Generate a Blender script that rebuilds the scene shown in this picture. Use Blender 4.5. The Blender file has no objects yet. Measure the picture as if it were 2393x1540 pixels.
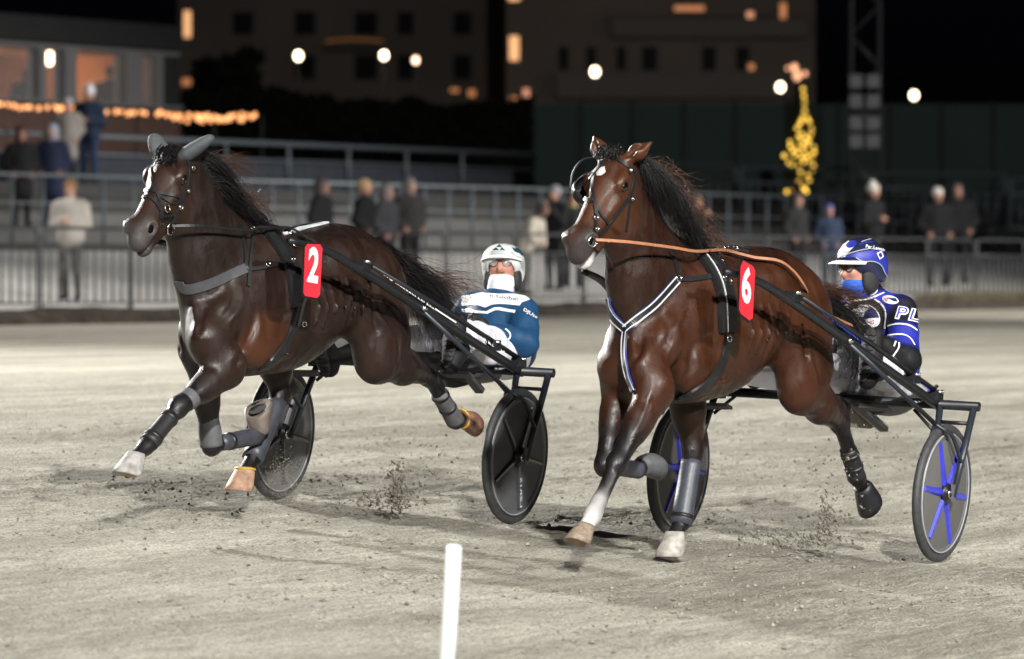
import bpy, bmesh, math, random
import numpy as np
from mathutils import Vector, Matrix
from mathutils.bvhtree import BVHTree

# ------------------------------------------------------------------ camera, sky, floodlights, exposure
SC = bpy.context.scene
COL = SC.collection
F = 13253.0                      # focal length in units of a 2392 px wide picture (200 mm lens)
CAMZ = 1.30
PITCH = math.atan(137 / F)
cam_d = bpy.data.cameras.new('camera'); cam = bpy.data.objects.new('camera', cam_d); COL.objects.link(cam)
cam.location = (0, 0, CAMZ); cam.rotation_euler = (math.radians(90) - PITCH, 0, 0)
cam_d.sensor_width = 36; cam_d.lens = F / 2392 * 36; cam_d.clip_end = 3000; cam_d.clip_start = 0.5
cam_d.dof.use_dof = True; cam_d.dof.focus_distance = 27.9; cam_d.dof.aperture_fstop = 3.7
SC.camera = cam

world = bpy.data.worlds.new('World'); SC.world = world; world.use_nodes = True
wn = world.node_tree; wn.nodes.clear()
sky = wn.nodes.new('ShaderNodeTexSky'); sky.sky_type = 'NISHITA'; sky.sun_disc = False
sky.sun_elevation = math.radians(-4); sky.sun_rotation = math.radians(10); sky.ozone_density = 6.0
bg = wn.nodes.new('ShaderNodeBackground'); bg.inputs['Strength'].default_value = 0.05
wo = wn.nodes.new('ShaderNodeOutputWorld')
wn.links.new(sky.outputs[0], bg.inputs[0]); wn.links.new(bg.outputs[0], wo.inputs[0])
SC.view_settings.view_transform = 'Standard'; SC.view_settings.look = 'None'
SC.view_settings.exposure = -0.08; SC.view_settings.gamma = 1.0; SC.view_settings.use_curve_mapping = False
SC.render.engine = 'CYCLES'
try:
    SC.cycles.use_denoising = True; SC.cycles.max_bounces = 5; SC.cycles.sample_clamp_indirect = 4.0
    SC.cycles.caustics_reflective = False; SC.cycles.caustics_refractive = False
except Exception: pass

# track axes: the horses run along HD, the background runs parallel to the track
A27 = math.radians(27)
E1 = np.array([math.sin(A27), math.cos(A27), 0.])      # along the track, away
EV = np.array([-math.cos(A27), math.sin(A27), 0.])     # across the track, away
HD = -E1; LD = -EV
CAM = np.array([0, 0, CAMZ])
def ray(px, py):
    u = (px - 1196) / F; v = (770 - py) / F
    c, s = math.cos(PITCH), math.sin(PITCH)
    d = np.array([u, c + v * s, v * c - s]); return d / d[1]
def at(px, py, d): return CAM + ray(px, py) * d
N2 = at(1203, 1225, 29.0); F2 = at(655, 1169, 29.62)
N6 = at(2187, 1320, 28.1); F6 = at(1565, 1251, 28.72)
def uvw(u, v, z): p = N2 + u * E1 + v * EV; return np.array([p[0], p[1], z])
def vp(px, py, v):                                       # a point on the vertical plane at distance v across the track
    r = ray(px, py); t = ((N2 - CAM) @ EV + v) / (r @ EV); return CAM + r * t
def uof(px, v): return float((vp(px, 633, v) - N2) @ E1)
def zof(px, py, v): return float(vp(px, py, v)[2])
class Frame:
    """a standing frame: X forward, Y left, Z up"""
    def __init__(s, O, ang):
        a = math.radians(ang); s.O = np.array(O, float)
        s.x = np.array([-math.sin(a), -math.cos(a), 0]); s.y = np.array([math.cos(a), -math.sin(a), 0]); s.z = np.array([0, 0, 1.])
        s.rz = math.atan2(s.x[1], s.x[0]); s.R = np.stack([s.x, s.y, s.z])   # world->local rows
    def pl(s, px, py, Y):
        r = ray(px, py); t = ((s.O - CAM) @ s.y + Y) / (r @ s.y); return s.loc(CAM + r * t)
    def loc(s, p): return s.R @ (np.asarray(p, float) - s.O)
    def wor(s, p): return s.O + np.asarray(p, float) @ s.R
def zground(v):
    v = np.asarray(v, float)
    flat = 0.21 + 0.008 * (v - 3) + 0.062 * 3.8 * (1 - np.exp(-np.maximum(v - 3, 0) / 3.8))
    z = np.where(v < 3, 0.0707 * v, flat)
    return np.where(v < -7, -0.495 + 0.0 * v, z)

# ------------------------------------------------------------------ materials
MATS = {}
def mat(name, col, rough=0.6, metal=0.0, var=0.12, scale=30.0, bump=0.0, bscale=200.0, spec=0.5, emit=None, estr=0.0, attr=None, sheen=0.0, coat=0.0, trans=0.0, alpha=1.0):
    if name in MATS: return MATS[name]
    m = bpy.data.materials.new(name); m.use_nodes = True; MATS[name] = m
    nt = m.node_tree; b = nt.nodes['Principled BSDF']
    b.inputs['Roughness'].default_value = rough; b.inputs['Metallic'].default_value = metal
    b.inputs['Specular IOR Level'].default_value = spec
    if sheen: b.inputs['Sheen Weight'].default_value = sheen
    if coat: b.inputs['Coat Weight'].default_value = coat; b.inputs['Coat Roughness'].default_value = 0.08
    if trans: b.inputs['Transmission Weight'].default_value = trans
    if alpha < 1: b.inputs['Alpha'].default_value = alpha
    tc = nt.nodes.new('ShaderNodeTexCoord')
    nz = nt.nodes.new('ShaderNodeTexNoise'); nz.inputs['Scale'].default_value = scale; nz.inputs['Detail'].default_value = 5
    nt.links.new(tc.outputs['Object'], nz.inputs['Vector'])
    mp = nt.nodes.new('ShaderNodeMapRange'); mp.inputs['From Min'].default_value = 0.25; mp.inputs['From Max'].default_value = 0.75
    mp.inputs['To Min'].default_value = 1 - var; mp.inputs['To Max'].default_value = 1 + var
    nt.links.new(nz.outputs['Fac'], mp.inputs['Value'])
    vm = nt.nodes.new('ShaderNodeVectorMath'); vm.operation = 'SCALE'
    if attr:
        at_ = nt.nodes.new('ShaderNodeAttribute'); at_.attribute_name = attr; nt.links.new(at_.outputs['Color'], vm.inputs[0])
    else: vm.inputs[0].default_value = col[:3]
    nt.links.new(mp.outputs['Result'], vm.inputs['Scale']); nt.links.new(vm.outputs[0], b.inputs['Base Color'])
    if bump:
        n2 = nt.nodes.new('ShaderNodeTexNoise'); n2.inputs['Scale'].default_value = bscale; n2.inputs['Detail'].default_value = 4
        nt.links.new(tc.outputs['Object'], n2.inputs['Vector'])
        bp = nt.nodes.new('ShaderNodeBump'); bp.inputs['Strength'].default_value = bump; bp.inputs['Distance'].default_value = 0.01
        nt.links.new(n2.outputs['Fac'], bp.inputs['Height']); nt.links.new(bp.outputs[0], b.inputs['Normal'])
    if emit:
        b.inputs['Emission Color'].default_value = (*emit, 1); b.inputs['Emission Strength'].default_value = estr
    return m

# ------------------------------------------------------------------ mesh helpers
def link(name, me, parent=None, label=None, cat=None, group=None, kind=None, loc=None, rz=None):
    o = bpy.data.objects.new(name, me); COL.objects.link(o)
    if parent is not None: o.parent = parent
    if label: o['label'] = label
    if cat: o['category'] = cat
    if group: o['group'] = group
    if kind: o['kind'] = kind
    if loc is not None: o.location = tuple(float(c) for c in loc)
    if rz is not None: o.rotation_euler = (0, 0, rz)
    return o
def mesh(name, v, f, material=None, smooth=True, col=None):
    me = bpy.data.meshes.new(name); me.from_pydata([tuple(map(float, p)) for p in v], [], [tuple(map(int, q)) for q in f])
    if smooth: me.polygons.foreach_set('use_smooth', np.ones(len(me.polygons), bool))
    if material: me.materials.append(material if not isinstance(material, str) else MATS[material])
    if col is not None:
        ca = me.color_attributes.new('coat', 'FLOAT_COLOR', 'POINT')
        c4 = np.ones((len(v), 4), np.float32); c4[:, :3] = col; ca.data.foreach_set('color', c4.ravel())
    me.update(); return me
class MB:
    """collects shapes of one piece"""
    def __init__(s): s.v = []; s.f = []
    def add(s, v, f):
        n = len(s.v); s.v += [tuple(map(float, p)) for p in v]; s.f += [tuple(int(i) + n for i in q) for q in f]; return s
    def tube(s, pts, r, n=8, cap=True, flat=1.0):
        P = np.array(pts, float); m = len(P); R = np.full(m, r) if np.isscalar(r) else np.array(r, float)
        T = np.gradient(P, axis=0); T /= np.linalg.norm(T, axis=1)[:, None] + 1e-12
        up = np.array([0, 0, 1.]) if abs(T[0][2]) < 0.9 else np.array([1., 0, 0])
        V = []
        nrm = np.cross(T[0], up); nrm /= np.linalg.norm(nrm)
        for i in range(m):
            nrm = nrm - T[i] * (nrm @ T[i]); nrm /= np.linalg.norm(nrm) + 1e-12; b = np.cross(T[i], nrm)
            for k in range(n):
                a = 2 * math.pi * k / n; V.append(P[i] + R[i] * (math.cos(a) * nrm + flat * math.sin(a) * b))
        Fc = [(i * n + k, i * n + (k + 1) % n, (i + 1) * n + (k + 1) % n, (i + 1) * n + k) for i in range(m - 1) for k in range(n)]
        if cap: Fc += [tuple(range(n - 1, -1, -1)), tuple((m - 1) * n + k for k in range(n))]
        return s.add(V, Fc)
    def box(s, c, size, R=None):
        c = np.array(c, float); hx = np.array(size, float) / 2
        V = np.array([(x, y, z) for x in (-1, 1) for y in (-1, 1) for z in (-1, 1)]) * hx
        if R is not None: V = V @ np.array(R)
        return s.add(V + c, [(0, 1, 3, 2), (4, 6, 7, 5), (0, 4, 5, 1), (2, 3, 7, 6), (0, 2, 6, 4), (1, 5, 7, 3)])
    def bar(s, a, b, w, t):
        """a rectangular bar from a to b"""
        a = np.array(a, float); b = np.array(b, float); x = b - a; L = np.linalg.norm(x); x /= L
        up = np.array([0, 0, 1.]) if abs(x[2]) < 0.9 else np.array([1., 0, 0])
        y = np.cross(up, x); y /= np.linalg.norm(y); z = np.cross(x, y)
        return s.box((a + b) / 2, (L, w, t), np.stack([x, y, z]))
    def ribbon(s, pts, nrm, w, t):
        """a strap following pts, lying against a surface with normals nrm"""
        P = np.array(pts, float); N = np.array(nrm, float); T = np.gradient(P, axis=0); T /= np.linalg.norm(T, axis=1)[:, None] + 1e-12
        W = np.full(len(P), w) if np.isscalar(w) else np.array(w)
        V = []
        for p, n, tt, ww in zip(P, N, T, W):
            n = n - tt * (n @ tt); n /= np.linalg.norm(n) + 1e-12; b = np.cross(tt, n)
            V += [p - b * ww / 2, p - b * ww * .46 + n * t, p + b * ww * .46 + n * t, p + b * ww / 2]
        m = len(P); Fc = [(i * 4 + k, i * 4 + (k + 1) % 4, (i + 1) * 4 + (k + 1) % 4, (i + 1) * 4 + k) for i in range(m - 1) for k in range(4)]
        Fc += [(3, 2, 1, 0), tuple((m - 1) * 4 + k for k in range(4))]
        return s.add(V, Fc)
    def lathe(s, prof, O, ax, n=32, close=False):
        """profile of (radius, height along ax)"""
        O = np.array(O, float); ax = np.array(ax, float); ax /= np.linalg.norm(ax)
        t = np.array([0, 0, 1.]) if abs(ax[2]) < .9 else np.array([1., 0, 0])
        x = np.cross(t, ax); x /= np.linalg.norm(x); y = np.cross(ax, x)
        V = [O + ax * hgt + r * (math.cos(2 * math.pi * k / n) * x + math.sin(2 * math.pi * k / n) * y) for r, hgt in prof for k in range(n)]
        m = len(prof); Fc = [(i * n + k, i * n + (k + 1) % n, ((i + 1) % m) * n + (k + 1) % n, ((i + 1) % m) * n + k) for i in range(m if close else m - 1) for k in range(n)]
        if not close:
            if prof[0][0] > 1e-6: Fc.append(tuple(range(n - 1, -1, -1)))
            if prof[-1][0] > 1e-6: Fc.append(tuple((m - 1) * n + k for k in range(n)))
        return s.add(V, Fc)
    def torus(s, O, ax, R, r, n=28, k=8, ry=None):
        ry = ry or r
        return s.lathe([(R + r * math.cos(2 * math.pi * j / k), ry * math.sin(2 * math.pi * j / k)) for j in range(k)], O, ax, n, True)
    def ell(s, c, r, n=12, m=8, R=None):
        V = [(math.sin(math.pi * i / m) * math.cos(2 * math.pi * k / n), math.sin(math.pi * i / m) * math.sin(2 * math.pi * k / n), math.cos(math.pi * i / m)) for i in range(m + 1) for k in range(n)]
        V = np.array(V) * np.array(r)
        if R is not None: V = V @ np.array(R)
        return s.add(V + np.array(c), [(i * n + k, i * n + (k + 1) % n, (i + 1) * n + (k + 1) % n, (i + 1) * n + k) for i in range(m) for k in range(n)])
    def slab(s, poly, n, t):
        """a polygon given by 3-D points, thickened by t along n"""
        P = np.array(poly, float); n = np.array(n, float); n = n / np.linalg.norm(n); m = len(P)
        return s.add(np.concatenate([P, P + n * t]), [tuple(range(m - 1, -1, -1)), tuple(range(m, 2 * m))] + [(i, (i + 1) % m, m + (i + 1) % m, m + i) for i in range(m)])
    def build(s, name, material, parent=None, smooth=True, **kw):
        return link(name, mesh(name, s.v, s.f, material, smooth), parent, **kw)
def spline(pts, n=8):
    P = np.array(pts, float); Q = np.concatenate([[2 * P[0] - P[1]], P, [2 * P[-1] - P[-2]]]); out = []
    for i in range(1, len(Q) - 2):
        for k in range(n):
            t = k / n
            out.append(.5 * ((2 * Q[i]) + (-Q[i - 1] + Q[i + 1]) * t + (2 * Q[i - 1] - 5 * Q[i] + 4 * Q[i + 1] - Q[i + 2]) * t * t + (-Q[i - 1] + 3 * Q[i] - 3 * Q[i + 1] + Q[i + 2]) * t ** 3))
    out.append(P[-1]); return np.array(out)

# ------------------------------------------------------------------ smooth bodies: blended solids turned into one skin
class Body:
    def __init__(s): s.p = []
    def cone(s, a, b, ra, rb, k=.03, sq=1.0, col=0, sub=False):
        s.p.append(('c', np.array(a, float), np.array(b, float), ra, rb, k, sq, col, sub)); return s
    def chain(s, pts, rs, k=.03, sq=1.0, col=0):
        for i in range(len(pts) - 1): s.cone(pts[i], pts[i + 1], rs[i], rs[i + 1], k, sq, col)
        return s
    def ell(s, c, r, k=.04, R=None, col=0, sub=False):
        s.p.append(('e', np.array(c, float), np.array(r, float), None if R is None else np.array(R, float), 0, k, 0, col, sub)); return s
    def both(s, fn, *a, **kw):
        for sg in (1, -1): fn(s, sg, *a, **kw)
        return s
    @staticmethod
    def dist(pr, X):
        if pr[0] == 'c':
            a, b, ra, rb, sq = pr[1], pr[2], pr[3], pr[4], pr[6]; ab = b - a; L = ab @ ab + 1e-12
            t = np.clip(((X - a) @ ab) / L, 0, 1); w = X - a - t[..., None] * ab
            if sq != 1.0: w = w * np.array([1, 1 / sq, 1])
            return (np.sqrt((w * w).sum(-1)) - (ra + (rb - ra) * t)) * min(1.0, sq)
        w = X - pr[1]
        if pr[3] is not None: w = w @ pr[3].T
        k0 = np.sqrt(((w / pr[2]) ** 2).sum(-1)) + 1e-9; k1 = np.sqrt(((w / pr[2] ** 2) ** 2).sum(-1)) + 1e-9
        return k0 * (k0 - 1) / k1
    def skin(s, vox, pal=None, smooth=1, sig=.014):
        lo = np.full(3, 1e9); hi = np.full(3, -1e9); bb = []
        for pr in s.p:
            if pr[0] == 'c': m = max(pr[3], pr[4]) * max(1, pr[6]); l = np.minimum(pr[1], pr[2]) - m; h = np.maximum(pr[1], pr[2]) + m
            else: m = pr[2].max() if pr[3] is not None else pr[2]; l = pr[1] - m; h = pr[1] + m
            bb.append((l, h))
            if not pr[8]: lo = np.minimum(lo, l); hi = np.maximum(hi, h)
        lo -= 3 * vox; hi += 3 * vox
        n = np.ceil((hi - lo) / vox).astype(int) + 1
        f = np.full(n, 0.5, np.float32)
        ax = [lo[i] + vox * np.arange(n[i]) for i in range(3)]
        for pr, (l, h) in zip(s.p, bb):
            k = pr[5]; e = k + 2 * vox
            i0 = np.clip(np.floor((l - e - lo) / vox).astype(int), 0, n); i1 = np.clip(np.ceil((h + e - lo) / vox).astype(int) + 1, 0, n)
            if (i1 <= i0).any(): continue
            X = np.stack(np.meshgrid(*[ax[j][i0[j]:i1[j]] for j in range(3)], indexing='ij'), -1)
            d = s.dist(pr, X).astype(np.float32); sl = tuple(slice(i0[j], i1[j]) for j in range(3)); g = f[sl]
            if pr[8]:
                q = -d; t = np.clip(.5 - .5 * (g - q) / k, 0, 1); f[sl] = g * (1 - t) + q * t + k * t * (1 - t)
            else:
                t = np.clip(.5 + .5 * (d - g) / k, 0, 1); f[sl] = d * (1 - t) + g * t - k * t * (1 - t)
        V, Q = surfnet(f); V = V * vox + lo
        if smooth:
            E = np.concatenate([Q[:, [0, 1]], Q[:, [1, 2]], Q[:, [2, 3]], Q[:, [3, 0]]])
            for _ in range(smooth):
                acc = np.zeros_like(V); cnt = np.zeros(len(V))
                for c in range(3):
                    acc[:, c] = np.bincount(E[:, 0], V[E[:, 1], c], len(V)) + np.bincount(E[:, 1], V[E[:, 0], c], len(V))
                cnt = np.bincount(E[:, 0], minlength=len(V)) + np.bincount(E[:, 1], minlength=len(V))
                V = V * .5 + .5 * acc / np.maximum(cnt, 1)[:, None]
        C = None
        if pal is not None:
            D = np.stack([s.dist(pr, V) if not pr[8] else np.full(len(V), 9.) for pr in s.p]); D -= D.min(0)
            Wt = np.exp(-D / sig); Wt /= Wt.sum(0); C = Wt.T @ np.array([pal[pr[7]] for pr in s.p])
        return V, Q, C
def surfnet(f):
    s = f < 0; c = np.zeros(tuple(np.array(f.shape) - 1), np.int8)
    off = [(i, j, k) for i in (0, 1) for j in (0, 1) for k in (0, 1)]
    nx, ny, nz = c.shape
    for o in off: c += s[o[0]:o[0] + nx, o[1]:o[1] + ny, o[2]:o[2] + nz]
    I = np.argwhere((c > 0) & (c < 8)); ids = np.full(c.shape, -1, np.int64); ids[tuple(I.T)] = np.arange(len(I))
    val = np.stack([f[I[:, 0] + o[0], I[:, 1] + o[1], I[:, 2] + o[2]] for o in off], 1)
    P = np.zeros((len(I), 3)); n = np.zeros(len(I)); O = np.array(off, float)
    for a in range(8):
        for b in range(a + 1, 8):
            if np.abs(O[a] - O[b]).sum() == 1:
                m = (val[:, a] < 0) != (val[:, b] < 0); t = val[m, a] / (val[m, a] - val[m, b])
                P[m] += O[a] + t[:, None] * (O[b] - O[a]); n[m] += 1
    P = P / n[:, None] + I
    Q = []
    for ax in range(3):
        b, d = [(1, 2), (2, 0), (0, 1)][ax]
        sl0 = [slice(None)] * 3; sl1 = [slice(None)] * 3; sl0[ax] = slice(0, -1); sl1[ax] = slice(1, None)
        e = s[tuple(sl0)] != s[tuple(sl1)]; G = np.argwhere(e); G = G[(G[:, b] > 0) & (G[:, d] > 0)]
        G = G[(G[:, b] < c.shape[b]) & (G[:, d] < c.shape[d])]
        def cell(db, dd):
            g = G.copy(); g[:, b] += db; g[:, d] += dd; return ids[tuple(g.T)]
        q = np.stack([cell(-1, -1), cell(0, -1), cell(0, 0), cell(-1, 0)], 1)
        fl = ~s[tuple(G.T)]; q[fl] = q[fl][:, ::-1]; Q.append(q)
    return P, np.concatenate(Q)
def noise3(P, scale, seed, n=10):
    rs = np.random.RandomState(seed); t = np.zeros(len(P))
    for _ in range(n): k = rs.randn(3); k *= scale * (.6 + .8 * rs.rand()) / np.linalg.norm(k); t += np.sin(P @ k + rs.rand() * 6.28)
    return t / math.sqrt(n)
def vnormals(V, Q):
    a = V[Q[:, 2]] - V[Q[:, 0]]; b = V[Q[:, 3]] - V[Q[:, 1]]; fn = np.cross(a, b); N = np.zeros_like(V)
    for c in range(3):
        for j in range(4): N[:, c] += np.bincount(Q[:, j], fn[:, c], len(V))
    return N / (np.linalg.norm(N, axis=1)[:, None] + 1e-12)
def rumple(V, Q, amp, scale, seed=1):
    """cloth folds: ridges pushed out along the surface normal"""
    W = V + .02 * np.stack([noise3(V, scale * .6, seed + k) for k in (11, 12, 13)], 1); r = 1 - np.abs(noise3(W, scale, seed)); r2 = 1 - np.abs(noise3(W, scale * 2.1, seed + 5))
    return V + vnormals(V, Q) * (amp * (r - .4) + amp * .45 * (r2 - .4))[:, None]
def noise2(x, y, seed, oct=4, gain=.5):
    rs = np.random.RandomState(seed); tot = np.zeros_like(x); amp = 1.0; nrm = 0
    for o in range(oct):
        T = rs.rand(64, 64); xi = np.floor(x).astype(int); yi = np.floor(y).astype(int); fx = x - xi; fy = y - yi
        fx = fx * fx * (3 - 2 * fx); fy = fy * fy * (3 - 2 * fy)
        g = lambda a, b: T[a % 64, b % 64]
        tot += amp * ((g(xi, yi) * (1 - fx) + g(xi + 1, yi) * fx) * (1 - fy) + (g(xi, yi + 1) * (1 - fx) + g(xi + 1, yi + 1) * fx) * fy)
        nrm += amp; amp *= gain; x = x * 2.03 + 7.1; y = y * 2.03 + 3.7
    return tot / nrm - .5
class Surface:
    """a skin that straps and prints can be laid on"""
    def __init__(s, V, Q, frame): s.fr = frame; W = frame.O + V @ frame.R; s.b = BVHTree.FromPolygons([tuple(p) for p in W], [tuple(map(int, q)) for q in Q])
    def hit(s, px, py):
        d = Vector(ray(px, py)).normalized(); h, n, i, t = s.b.ray_cast(Vector(CAM), d)
        if h is None: return None, None
        n = np.array(n); n = n if n @ np.array(d) < 0 else -n
        return s.fr.loc(h), s.fr.R @ n
    def near(s, p, out=0.0):
        h, n, i, t = s.b.find_nearest(Vector(s.fr.wor(p))); h = np.array(h); n = np.array(n)
        return s.fr.loc(h + n * out), s.fr.R @ n
    def path(s, px, off=.004, step=5.0, sm=2, Y=None):
        """picture points -> points and normals on the skin"""
        P = spline(px, 6) if len(px) > 2 else np.array(px, float); L = np.concatenate([[0], np.cumsum(np.linalg.norm(np.diff(P, axis=0), axis=1))])
        m = max(3, int(L[-1] / step)); T = np.linspace(0, L[-1], m); X = np.interp(T, L, P[:, 0]); Yp = np.interp(T, L, P[:, 1])
        A = []; N = []
        for x, y in zip(X, Yp):
            h, n = s.hit(x, y)
            if h is None: continue
            A.append(h); N.append(n)
        A = np.array(A); N = np.array(N)
        for _ in range(sm):
            B = N.copy(); B[1:-1] = (N[:-2] + N[1:-1] * 2 + N[2:]) / 4; N = B
            B = A.copy(); B[1:-1] = (A[:-2] + A[1:-1] * 2 + A[2:]) / 4; A = B
        N /= np.linalg.norm(N, axis=1)[:, None]
        return A + N * off, N
    def strap(s, name, px, w, material, parent, t=.006, off=.003, **kw):
        A, N = s.path(px, off); return MB().ribbon(A, N, w, t).build(name, material, parent, smooth=False, **kw)
    def wrap(s, name, pts, w, material, parent, t=.006, off=.003, n=8, **kw):
        """a strap through local points pulled onto the skin"""
        P = spline(pts, n); R = [s.near(p) for p in P]; A = np.array([r[0] for r in R]); N = np.array([r[1] for r in R])
        for _ in range(3):
            B = N.copy(); B[1:-1] = (N[:-2] + N[1:-1] * 2 + N[2:]) / 4; N = B
            B = A.copy(); B[1:-1] = (A[:-2] + A[1:-1] * 2 + A[2:]) / 4; A = B
        N /= np.linalg.norm(N, axis=1)[:, None] + 1e-9
        return MB().ribbon(A + N * off, N, w, t).build(name, material, parent, smooth=False, **kw)
    def patch(s, name, v2, f2, material, parent, off=.003, **kw):
        """a flat print (picture points + faces) laid on the skin"""
        V = []; ok = []
        for x, y in v2:
            h, n = s.hit(x, y); ok.append(h is not None); V.append(h + n * off if h is not None else (0, 0, 0))
        keep = [q for q in f2 if all(ok[i] for i in q)]
        if not keep: return None
        par = list(range(len(V)))                       # keep one connected piece
        def root(i):
            while par[i] != i: par[i] = par[par[i]]; i = par[i]
            return i
        if name not in ('lettering',):
            for q in keep:
                for i in q[1:]: par[root(i)] = root(q[0])
            cnt = {}
            for q in keep: cnt[root(q[0])] = cnt.get(root(q[0]), 0) + 1
            best = max(cnt, key=cnt.get); keep = [q for q in keep if root(q[0]) == best]
        used = sorted({i for q in keep for i in q}); ix = {j: k for k, j in enumerate(used)}; V = [V[j] for j in used]; keep = [tuple(ix[i] for i in q) for q in keep]
        return link(name, mesh(name, V, keep, material, False), parent, **kw)
def grid_poly(poly, step=3.0):
    """fill a polygon of picture points with small quads/triangles"""
    bm = bmesh.new(); vs = [bm.verts.new((x, y, 0)) for x, y in poly]; bm.faces.new(vs); bmesh.ops.triangulate(bm, faces=bm.faces[:])
    return sub2d(bm, step)
def sub2d(bm, step):
    for _ in range(6):
        L = [e for e in bm.edges if e.calc_length() > step]
        if not L: break
        bmesh.ops.subdivide_edges(bm, edges=L, cuts=1); bmesh.ops.triangulate(bm, faces=bm.faces[:])
    bm.verts.index_update(); v = [(x.co.x, x.co.y) for x in bm.verts]; f = [[x.index for x in q.verts] for q in bm.faces]; bm.free(); return v, f
def text2d(body, bold=0.0):
    c = bpy.data.curves.new('lettering', 'FONT'); c.body = body; c.fill_mode = 'FRONT'; c.offset = bold; c.resolution_u = 4
    o = bpy.data.objects.new('lettering', c); COL.objects.link(o); dg = bpy.context.evaluated_depsgraph_get(); me = bpy.data.meshes.new_from_object(o.evaluated_get(dg))
    v = np.array([tuple(q.co)[:2] for q in me.vertices]); f = [tuple(p.vertices) for p in me.polygons]
    bpy.data.objects.remove(o); bpy.data.curves.remove(c); bpy.data.meshes.remove(me)
    lo = v.min(0); hi = v.max(0); return (v - lo) / (hi - lo), f
def text_px(body, o, ex, ey, step=3.0, bold=0.0):
    """lettering in the picture: o = lower left corner, ex = along the line, ey = up the letters"""
    v, f = text2d(body, bold); o = np.array(o, float); P = o + v[:, :1] * np.array(ex, float) + v[:, 1:] * np.array(ey, float)
    bm = bmesh.new(); vs = [bm.verts.new((x, y, 0)) for x, y in P]
    for q in f:
        try: bm.faces.new([vs[i] for i in q])
        except ValueError: pass
    bmesh.ops.triangulate(bm, faces=bm.faces[:]); return sub2d(bm, step)
def strands(roots, ctrl, n, seg=9, r=.0022, seed=1, spread=.03, lenv=.25, curl=.02):
    """hair: roots = list of points, ctrl(t, rnd) -> displacement of strand points"""
    rs = np.random.RandomState(seed); V = []; Fc = []; roots = np.array(roots, float)
    for i in range(n):
        q = rs.rand(); k = q * (len(roots) - 1); j = min(int(k), len(roots) - 2); p0 = roots[j] + (roots[j + 1] - roots[j]) * (k - j) + rs.randn(3) * .008
        path = ctrl(q, rs); L = 1 + (rs.rand() - .6) * lenv * 2; ph = rs.rand(3) * 6.3; fr = 1.5 + rs.rand(3) * 3; sp = rs.randn(3) * spread
        T = np.linspace(0, 1, seg); base = np.array([np.interp(T * (len(path) - 1) * min(L, 1.15), np.arange(len(path)), np.array(path)[:, c]) for c in range(3)]).T
        P = p0 + base + sp * T[:, None] ** 1.4 + curl * np.sin(ph + fr * T[:, None] * 3.1) * T[:, None]
        D = np.gradient(P, axis=0); D /= np.linalg.norm(D, axis=1)[:, None] + 1e-9; a = np.cross(D, rs.randn(3)); a /= np.linalg.norm(a, axis=1)[:, None] + 1e-9; b = np.cross(D, a)
        o = len(V); rr = r * (1.15 - T ** 2)
        for s_ in range(seg):
            for m in range(3):
                an = m * 2.094; V.append(P[s_] + rr[s_] * (math.cos(an) * a[s_] + math.sin(an) * b[s_]))
        Fc += [(o + s_ * 3 + m, o + s_ * 3 + (m + 1) % 3, o + s_ * 3 + 3 + (m + 1) % 3, o + s_ * 3 + 3 + m) for s_ in range(seg - 1) for m in range(3)]
    return V, Fc

# ------------------------------------------------------------------ floodlight masts of the racecourse (outside the frame)
mat('mast_steel', (.30, .31, .32), .5, .6)
mat('lamp_glass', (.9, .9, .88), .2, emit=(1, .97, .9), estr=3.0)
def flood(pos, target, kw, ang, col, label, soft=1.2, blend=.35):
    x, y, z = pos; gz = -.4
    m = MB(); m.tube([(x, y, gz), (x, y, z + .6)], [.22, .12], 10)
    root = m.build('floodlight_mast', 'mast_steel', label=label, cat='floodlight mast', group='floodlight masts round the track')
    d = np.array(target, float) - np.array(pos, float); d /= np.linalg.norm(d)
    s = np.cross(d, (0, 0, 1)); s /= np.linalg.norm(s); up = np.cross(s, d)
    MB().box(np.array(pos) - d * .35, (2.6, .14, .14), np.stack([s, d, up])).build('lamp_bracket', 'mast_steel', root, False)
    for k in (-1, 0, 1): MB().box(np.array(pos) - d * .12 + s * k * .8, (.6, .2, .5), np.stack([s, d, up])).build('lamp_head', 'mast_steel', root, False)
    L = bpy.data.lights.new('floodlight', 'SPOT'); L.energy = kw * 1000; L.color = col; L.spot_size = math.radians(ang); L.spot_blend = blend; L.shadow_soft_size = soft
    o = bpy.data.objects.new('floodlight', L); COL.objects.link(o); o.location = tuple(np.array(pos) + d * .15)
    o.rotation_euler = Vector(d).to_track_quat('-Z', 'Y').to_euler()
LC = (1, .985, .945)
flood((-27., 59., 15.5), (1.5, 34, 0), 195, 80, LC, 'tall floodlight mast behind the outer barriers', 1.0, .9)
flood((7., -13., 20.), (0.8, 42, 0.), 172, 50, LC, 'tall floodlight mast on the infield grass', 0.6, .9)
flood((26., 4., 18.), (1.5, 38, 0.), 48, 50, LC, 'second tall floodlight mast on the infield grass', 0.6, .9)
flood((30., 54., 19.), (4., 62, .5), 95, 84, LC, 'tall floodlight mast beyond the outer barriers at the far bend', 1.0, 1.0)
flood((-22., 84., 19.), (-4., 72, .7), 30, 54, LC, 'tall floodlight mast on the terrace beside the pavilion', 1.0, .9)
flood((34., 84., 19.), (9.0, 96, .9), 120, 54, LC, 'tall floodlight mast at the end of the spectator apron', 1.0, .9)

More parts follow.
